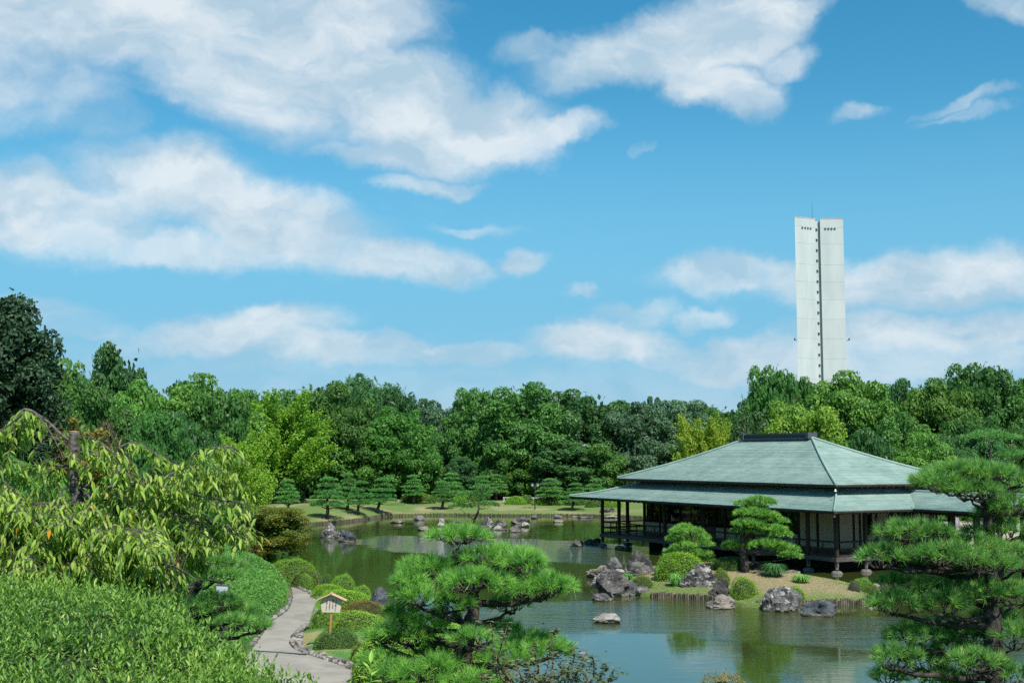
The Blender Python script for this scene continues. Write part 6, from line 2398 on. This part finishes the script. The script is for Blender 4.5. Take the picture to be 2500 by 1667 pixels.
# ------------------------------------------------------------------ leaves that can be picked apart one by one
def leaf_piece(name, L, Wd, fold, curl, mat, tint):
    """One leaf: base at the origin, pointing along +Y, two folded halves, drooping towards its tip."""
    ys = [0, .18, .45, .75, 1.0]
    ws = [.04, .72, 1.0, .6, 0.0]
    v, f = [], []
    for y, w in zip(ys, ws):
        z = -curl * L * y * y
        if y == 0 or y == 1.0:
            v.append((0, y * L, z))
        else:
            v += [(-w * Wd / 2, y * L, z + fold * Wd * w), (0, y * L, z), (w * Wd / 2, y * L, z + fold * Wd * w)]
    # 0 | 1 2 3 | 4 5 6 | 7 8 9 | 10
    f = [(0, 2, 1), (0, 3, 2), (1, 2, 5), (1, 5, 4), (2, 3, 6), (2, 6, 5), (4, 5, 8), (4, 8, 7), (5, 6, 9), (5, 9, 8), (7, 8, 10), (8, 9, 10)]
    me = np_mesh(name, v, f, mat, np.full(len(v), tint), smooth=False)
    return me, np.array(v), np.array(f)


def frames(d, up):
    """Rotation matrices (n,3,3) whose columns are side, direction d, normal."""
    d = nrm(d)
    s = nrm(np.cross(d, up))
    nn = np.cross(s, d)
    return np.stack([s, d, nn], 2)


def leaf_set(parent, org, pos, d, up, scale, tint, mat, L, Wd, fold, curl, singles, stuff_name):
    """The leaves nearest to the viewpoint become parts of their own, the others one mass of the same leaf."""
    kinds = [leaf_piece('leaf', L, Wd, fold, curl, mat, tt) for tt in (.08, .25, .42, .58, .75, .88, 1.0)]
    lv = [.08, .25, .42, .58, .75, .88, 1.0]
    Fm = frames(d, up)
    score = scale / np.linalg.norm(pos - EYE, axis=1) * np.abs((Fm[:, :, 2] * nrm(EYE - pos)).sum(1))
    # only leaves inside the picture count as large ones
    pit = PITCH
    rel = pos - EYE
    yy = rel[:, 1] * math.cos(pit) + rel[:, 2] * math.sin(pit)
    zz = -rel[:, 1] * math.sin(pit) + rel[:, 2] * math.cos(pit)
    uu, vv = 1250 + F * rel[:, 0] / yy, 833.5 - F * zz / yy
    score = np.where((uu > 5) & (uu < 2495) & (vv < 1660), score, 0)
    order = np.argsort(-score)
    one, rest = order[:singles], order[singles:]
    for i in one:
        k = int(np.argmin(np.abs(np.array(lv) - tint[i])))
        o = bpy.data.objects.new('leaf', kinds[k][0])
        C.objects.link(o)
        o.parent = parent
        Mx = Matrix(Fm[i].tolist()).to_4x4()
        o.matrix_local = Matrix.Translation(Vector(pos[i] - org)) @ Mx @ Matrix.Scale(float(scale[i]), 4)
    v0, f0 = kinds[0][1], kinds[0][2]
    nv = len(v0)
    vv = np.einsum('nij,kj->nki', Fm[rest], v0) * scale[rest][:, None, None] + (pos[rest] - org)[:, None, :]
    ff = (np.arange(len(rest))[:, None, None] * nv + f0[None]).reshape(-1, 3)
    me = np_mesh(stuff_name, vv.reshape(-1, 3), ff, mat, np.repeat(tint[rest], nv))
    tag(link(stuff_name, me, parent), kind='stuff')


# ------------------------------------------------------------------ weeping cherry
def build_cherry():
    d0 = 11.0
    g = np.random.default_rng(41)
    rr = random.Random(41)
    zz = lambda x, y, dd=0.0: Vector(P(x / 3.618, 1000 + y / 3.618, d0 + dd))
    tp = [zz(700, 1650), zz(690, 900), zz(668, 640), zz(662, 430), zz(652, 195)]
    base = Vector((tp[0].x - .02, tp[0].y, gz(tp[0].x, tp[0].y) - .05))
    org = np.array(base)
    t = thing('weeping_cherry', 'weeping cherry with cut-off grey stem and long drooping leafy branches', 'tree', base)
    mb = MB()
    pts = [base] + tp
    fine, rad = [], []
    for i in range(len(pts) - 1):
        for j in range(5):
            f = j / 5
            fine.append(pts[i].lerp(pts[i + 1], f) - base + Vector((rr.uniform(-1, 1), rr.uniform(-1, 1), 0)) * .006)
            rad.append((.072, .062, .056, .052, .047, .046)[i] * rr.uniform(.94, 1.08))
    fine.append(tp[-1] - base)
    rad.append(.046)
    mb.tube(fine, rad, 12)
    mb.build('trunk', M['cherry_bark'], t, smooth=True)
    mb = MB()
    mb.tube([tp[-1] - base, tp[-1] - base + Vector((0, 0, .008))], .043, 12)
    mb.build('cut_face', M['cut_wood'], t)
    for (x0, y0, x1, y1, r) in ((730, 665, 885, 690, .020), (1050, 740, 1030, 975, .018), (250, 850, 255, 985, .02), (180, 790, 250, 870, .016)):
        mb = MB()
        mb.tube([zz(x0, y0) - base, zz((x0 + x1) / 2, (y0 + y1) / 2 + 6) - base, zz(x1, y1) - base], [r * 1.1, r, r * .95], 8)
        mb.build('stub', M['cherry_bark'], t, smooth=True)
    LIMBS = [
        (.016, [(690, 255), (800, 248), (930, 320), (1050, 450), (1090, 600)], -.3), (.014, [(700, 380), (800, 365), (920, 440), (980, 560), (1080, 640)], .3),
        (.026, [(680, 800), (800, 745), (950, 690), (1080, 660), (1300, 650), (1480, 580), (1720, 480), (1890, 340), (2000, 325), (2100, 410)], -.5),
        (.014, [(1060, 330), (1180, 290), (1300, 340), (1450, 440), (1600, 500), (1800, 520), (1950, 520), (2040, 640)], .4),
        (.018, [(690, 670), (780, 760), (850, 880), (930, 1030), (1100, 1050), (1250, 1080), (1370, 1230)], -.9),
        (.012, [(660, 660), (540, 720), (545, 850), (620, 930), (660, 1010)], -.5), (.014, [(640, 480), (480, 530), (400, 640), (350, 800), (340, 950)], .3),
        (.022, [(650, 300), (520, 200), (400, 90), (215, -5), (130, 170), (60, 360), (50, 520)], .2), (.014, [(215, -5), (310, 35), (420, 160), (500, 300), (560, 430)], -.2),
        (.015, [(1480, 580), (1700, 740), (1950, 800), (2150, 830), (2225, 940)], -.2), (.016, [(1000, 860), (1240, 900), (1480, 900), (1700, 980), (1950, 1010), (2160, 1090)], .3),
        (.010, [(1700, 980), (1790, 1080), (1770, 1220)], -.2), (.020, [(690, 900), (900, 1180), (1200, 1320), (1500, 1370), (1650, 1440), (1740, 1510)], -.7),
        (.018, [(690, 950), (500, 1150), (350, 1210), (260, 1390)], -.8), (.020, [(660, 800), (400, 830), (250, 870), (120, 980), (50, 1100)], .1), (.012, [(280, 960), (200, 1160), (60, 1350)], -.3),
        (.014, [(690, 780), (900, 800), (1150, 760), (1350, 760), (1560, 850), (1720, 960)], .6), (.012, [(1080, 660), (1250, 780), (1330, 950), (1400, 1120)], -.1), (.012, [(650, 560), (460, 480), (250, 520), (120, 640)], .6),
        (.012, [(200, 30), (60, 150), (-80, 220), (-180, 380)], 0), (.012, [(640, 1050), (760, 1180), (960, 1250), (1080, 1400)], .2), (.012, [(640, 960), (470, 1000), (330, 1050), (200, 1200)], .5), (.014, [(50, 700), (-60, 850), (-140, 1050)], .2),
        (.012, [(1300, 650), (1500, 690), (1700, 690), (1880, 640), (2030, 720)], .5), (.010, [(1240, 900), (1320, 780), (1420, 700), (1560, 660)], .2), (.012, [(690, 1000), (820, 1060), (800, 1200), (880, 1350)], -.6),
        (.012, [(690, 1000), (980, 1150), (1180, 1200), (1420, 1260)], .6), (.012, [(680, 1050), (560, 1250), (420, 1350), (380, 1480)], -.4), (.012, [(690, 1100), (900, 1330), (1150, 1440), (1400, 1500)], .2), (.012, [(650, 1000), (380, 1120), (160, 1230), (40, 1400)], .7),
        (.012, [(690, 900), (1000, 960), (1300, 1000), (1560, 1120), (1640, 1240)], .7), (.012, [(690, 1150), (600, 1330), (640, 1480)], -.2), (.012, [(-60, 500), (40, 640), (160, 760), (220, 900)], -.2), (.012, [(-80, 950), (60, 1150), (160, 1330), (200, 1480)], .3)]
    pos, dr, up_, sc, ti = [], [], [], [], []
    tw = MB()

    def hang(p, ln, out, leafy=1.0):
        """A drooping twig from p with leaves hanging along it."""
        if p.x > -2.45 or (p.z < 5.2 and p.x > -2.95):
            return
        n = max(3, int(ln / .05))
        pts_ = []
        q = Vector(p)
        dvec = Vector((out[0], out[1], .25)).normalized()
        for k in range(n + 1):
            pts_.append(q.copy())
            dvec = (dvec + Vector((rr.gauss(0, .06), rr.gauss(0, .06), -.34))).normalized()
            q = q + dvec * (ln / n)
        tw.tube([x - base for x in pts_], [.0032 - .0021 * k / n for k in range(n + 1)], 4, cap=False)
        for k in range(1, n + 1):
            a, b = pts_[k - 1], pts_[k]
            for j in range(2):
                if rr.random() > .86 * leafy:
                    continue
                f = rr.random()
                x = a.lerp(b, f)
                if x.x > -2.33 or (x.z < 5.2 and x.x > -2.86) or (abs(x.x + 4.03) < .15 and x.z > 5.68 and x.y < d0 + .1 and rr.random() < .85):
                    continue                           # keeps clear of the stem and of the open bank beyond the tips
                side = Vector((rr.gauss(0, 1), rr.gauss(0, 1), 0)).normalized()
                d_ = (side * rr.uniform(.4, 1.1) + Vector((0, 0, -rr.uniform(.35, 1.1)))).normalized()
                pos.append(x)
                dr.append(d_)
                up_.append(Vector((side.x * .9 + rr.gauss(0, .3), side.y * .9 + rr.gauss(0, .3) - .25, .8)))
                sc.append(rr.uniform(.62, 1.08))
                ti.append(1.0 if rr.random() < .004 else min(.9, max(0, rr.gauss(.48, .26))))
    for r0, pl_, dd in LIMBS:
        ctl = [zz(x, y, dd * k / (len(pl_) - 1)) for k, (x, y) in enumerate(pl_)]
        fine = []
        for k in range(len(ctl) - 1):                  # Catmull-Rom
            p0, p1, p2, p3 = ctl[max(k - 1, 0)], ctl[k], ctl[k + 1], ctl[min(k + 2, len(ctl) - 1)]
            for j in range(6):
                f = j / 6
                fine.append(.5 * ((2 * p1) + (p2 - p0) * f + (2 * p0 - 5 * p1 + 4 * p2 - p3) * f * f + (3 * p1 - p0 - 3 * p2 + p3) * f ** 3))
        fine.append(ctl[-1])
        mb = MB()
        m = len(fine)
        mb.tube([x - base for x in fine], [max(.0035, r0 * (1 - .85 * k / m)) * .8 for k in range(m)], 7)
        mb.build('branch', M['cherry_bark'], t, smooth=True)
        for k in range(int(m * .14), m):
            f = k / m
            low = fine[k].z < 5.62
            for _ in range((3 if f > .5 else 2) + (3 if low else 0)):
                if rr.random() < (.50 if low else .34) + .45 * f:
                    a = rr.uniform(0, 6.28)
                    o = Vector((math.cos(a), math.sin(a), 0)) + (fine[min(k + 1, m - 1)] - fine[k - 1]).normalized() * .8
                    hang(fine[k] + Vector((rr.uniform(-.05, .05), rr.uniform(-.35, .35) if low else rr.uniform(-.12, .12), 0)), rr.uniform(.10, .36) * (.7 + .4 * f) * (1.25 if low else 1), o)
    tag(tw.build('twigs', M['cherry_bark'], t), kind='stuff')
    leaf_set(t, org, np.array(pos), np.array(dr), np.array(up_), np.array(sc), np.array(ti), M['cherry_leaf'], .112, .031, .22, .28, 300, 'leaves')
    return len(pos)


NL = build_cherry()
print('cherry leaves', NL)

# ------------------------------------------------------------------ hedge in the foreground
HX = [-7.5, -3.96, -2.46, -1.96, -1.63, -1.23, -.97, -.80]
HZ = [5.12, 5.05, 4.90, 4.76, 4.69, 4.62, 4.58, 4.45]
HYB = [10.2, 9.7, 9.1, 8.6, 8.2, 7.6, 7.05, 6.3]


def hedge_h(x, y):
    """Top of the clipped hedge; falls away at its back and at its open end."""
    yb = np.interp(x, HX, HYB)
    z = np.interp(x, HX, HZ) + .05 * np.sin(x * 2.1 + .6) * np.sin(y * 1.7) + .03 * np.sin(x * 5.2) * np.sin(y * 4.1 + 1)
    return z - .9 * smooth01((y - yb + .25) / .5) - .7 * smooth01((x + .98) / .35)


def build_hedge():
    g = np.random.default_rng(51)
    t = thing('clipped_hedge', 'broad clipped hedge of glossy light green leaves right below the viewpoint', 'hedge', (-3, 7.5, gz(-3, 7.5)))
    org = np.array([-3, 7.5, gz(-3, 7.5)])
    xs, ys = np.linspace(-7.5, -.62, 60), np.linspace(4.6, 10.6, 60)
    X_, Y_ = np.meshgrid(xs, ys)
    zt = np.maximum(hedge_h(X_.ravel(), Y_.ravel()) - .10, ground_z(X_.ravel(), Y_.ravel()) - .1)
    ii_ = (np.arange(59)[:, None] * 60 + np.arange(59)[None, :]).ravel()
    link('branches', np_mesh('branches', np.stack([X_.ravel(), Y_.ravel(), zt], 1) - org, np.stack([ii_, ii_ + 1, ii_ + 61, ii_ + 60], 1), M['twigs'], smooth=True), t)
    n = 9400                                             # shoots
    x = g.uniform(-7.0, -.62, n * 2)
    y = g.uniform(5.0, 10.5, n * 2)
    keep = (np.sin(x * 3.7 + 1.3 * np.sin(y * 2.9)) * np.sin(y * 3.3 + x) + g.uniform(-.6, 1.4, len(x)) > -.35) & (x > -.44 * y - .35) & (hedge_h(x, y) > ground_z(x, y) + .05)
    x, y = x[keep][:n], y[keep][:n]
    z = hedge_h(x, y)
    m = len(x)
    hgt = g.uniform(.02, .13, m) + np.where(g.uniform(size=m) < .06, .07, 0)
    ax = nrm(np.stack([g.normal(size=m) * .32, g.normal(size=m) * .32 - .08, np.ones(m)], 1))
    pos, dr, up_, sc, ti = [], [], [], [], []
    for k in range(8):
        f = k / 7
        a = 2.4 * k + g.uniform(0, 6.28, m)
        out = np.stack([np.cos(a), np.sin(a), 0 * a], 1)
        p = np.stack([x, y, z - .07], 1) + ax * ((hgt + .07) * f)[:, None]
        pos.append(p)
        dr.append(out * (1.15 - .75 * f) + ax * (.45 + .7 * f) + g.normal(size=(m, 3)) * .15)
        up_.append(ax + g.normal(size=(m, 3)) * .2)
        sc.append(g.uniform(.5, 1.2, m) * (1.08 - .28 * f))
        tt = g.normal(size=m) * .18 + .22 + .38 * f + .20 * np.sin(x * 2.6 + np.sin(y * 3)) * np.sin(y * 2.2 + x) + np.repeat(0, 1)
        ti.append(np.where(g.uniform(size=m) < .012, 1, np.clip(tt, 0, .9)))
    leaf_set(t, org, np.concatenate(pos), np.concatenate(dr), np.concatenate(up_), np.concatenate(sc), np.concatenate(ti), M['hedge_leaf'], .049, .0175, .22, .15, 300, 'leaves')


build_hedge()

# ------------------------------------------------------------------ brownish shrub with bare stems at the lower edge
def build_shrub():
    d0 = 9.0
    rr = random.Random(61)
    zz = lambda x, y, dd=0.0: Vector(P(960 + x / 3.92, 1500 + y / 3.92, d0 + dd))
    b = zz(1400, 900)
    base = Vector((b.x, b.y, gz(b.x, b.y) - .03))
    t = thing('leafy_shrub', 'loose shrub with brown-green leaves and bare reddish stems at the lower edge of the picture', 'shrub', base)
    ST = [[(1010, 560), (960, 250), (930, 60)], [(1000, 440), (1050, 250), (1095, 80)], [(1390, 480), (1355, 370), (1335, 280)], [(1530, 470), (1515, 350), (1500, 300), (1530, 180), (1565, 130)], [(1720, 480), (1730, 380), (1735, 300)],
          [(1760, 560), (1800, 450), (1860, 345)], [(1920, 600), (1920, 480), (1915, 390)], [(2040, 655), (2070, 590), (2115, 520)], [(1250, 640), (1190, 540), (1170, 430)], [(1430, 640), (1460, 560), (1490, 440)], [(1600, 640), (1620, 540), (1590, 430)],
          [(1080, 640), (1060, 520), (1090, 410)], [(1340, 640), (1290, 520), (1260, 430)], [(1860, 640), (1840, 560), (1780, 500)], [(1960, 640), (2010, 540), (2050, 460)], [(1680, 640), (1660, 560), (1690, 470)], [(1140, 640), (1110, 560), (1010, 500)], [(900, 640), (880, 590), (820, 570)],
          [(1500, 640), (1400, 600), (1380, 540)], [(1220, 660), (1300, 600), (1340, 560)], [(1560, 650), (1540, 590), (1600, 540)], [(1760, 650), (1730, 600), (1650, 560)]]
    pos, dr, up_, sc, ti = [], [], [], [], []
    for pl_ in ST:
        dd = rr.uniform(-.6, .6)
        pts = [base.lerp(zz(*pl_[0], dd), .0)] + [base.lerp(zz(*pl_[0], dd), .55) + Vector((0, 0, .02))] + [zz(x, y, dd) for x, y in pl_]
        fine = []
        for k in range(len(pts) - 1):
            for j in range(5):
                fine.append(pts[k].lerp(pts[k + 1], j / 5) + Vector((rr.uniform(-1, 1), rr.uniform(-1, 1), 0)) * .004)
        fine.append(pts[-1])
        mb = MB()
        mb.tube([q - base for q in fine], [.0085 * (1 - .7 * k / len(fine)) for k in range(len(fine))], 5)
        mb.build('stem', M['shrub_stem'], t, smooth=True)
        for k in range(7, len(fine)):
            for _ in range(3 if k > len(fine) - 3 else 2):
                if rr.random() < .85:
                    a = rr.uniform(0, 6.28)
                    pos.append(fine[k])
                    dr.append(Vector((math.cos(a), math.sin(a), rr.uniform(-.2, .5))))
                    up_.append(Vector((rr.gauss(0, .35), rr.gauss(0, .35), 1)))
                    sc.append(rr.uniform(.5, 1.15))
                    ti.append(1.0 if rr.random() < .05 else min(.9, max(0, rr.gauss(.45, .25))))
        # short side sprays in the lower part
        for _ in range(16):
            k = rr.randrange(5, len(fine) - 2)
            a = rr.uniform(0, 6.28)
            o = Vector((math.cos(a), math.sin(a), rr.uniform(.2, .9))) * rr.uniform(.05, .15)
            for j in range(5):
                aa = rr.uniform(0, 6.28)
                pos.append(fine[k] + o * (j / 4) - Vector((0, 0, .03)))
                dr.append(Vector((math.cos(aa), math.sin(aa), rr.uniform(-.1, .5))))
                up_.append(Vector((rr.gauss(0, .35), rr.gauss(0, .35), 1)))
                sc.append(rr.uniform(.45, .95))
                ti.append(min(.9, max(0, rr.gauss(.35, .25))))
    leaf_set(t, np.array(base), np.array(pos), np.array(dr), np.array(up_), np.array(sc), np.array(ti), M['shrub_leaf'], .056, .024, .15, .18, 300, 'leaves')


p = P(1762, 1652, 19)
bush('rusty orange shrub whose tips just reach the lower edge of the picture', (p[0], p[1], gz(p[0], p[1]) - .05), 1.0, .9, p[2] - gz(p[0], p[1]) + .05, 'rust', 'leafy_shrub')


def build_shoot():
    p = P(905, 1618, 8.6)
    b = Vector((p[0], p[1], gz(p[0], p[1]) - .02))
    t = thing('young_shoot', 'single pale green shoot standing up beside the end of the hedge', 'plant', b)
    mb = MB()
    top = Vector(p) - b
    mb.tube([(0, 0, 0), (top.x + .01, 0, top.z * .5), top], [.006, .005, .003], 5)
    mb.build('stem', M['strap'], t)
    me = leaf_piece('leaf', .10, .032, .2, .1, M['leaf_shoot'], .7)[0]
    for k in range(9):
        o = link('leaf', me, t, top + Vector((0, 0, -.018 * k)))
        o.rotation_euler = (R(62 - 7 * k), 0, 2.4 * k)


M['leaf_shoot'] = leaf_mat('leaf_shoot', (0.12, 0.24, 0.04), (0.24, 0.38, 0.07), trans=.45, var=0)
build_shoot()
M['shrub_stem'] = simple_mat('shrub_stem', (0.10, 0.05, 0.04), (0.2, 0.12, 0.09), 20, .7, .3, .005)
build_shrub()
print('objects', len(bpy.data.objects), 'triangles', sum(sum(len(p.vertices) - 2 for p in m.polygons) if len(m.polygons) < 3000 else (2 if len(m.polygons[0].vertices) == 4 else 1) * len(m.polygons) for m in bpy.data.meshes))
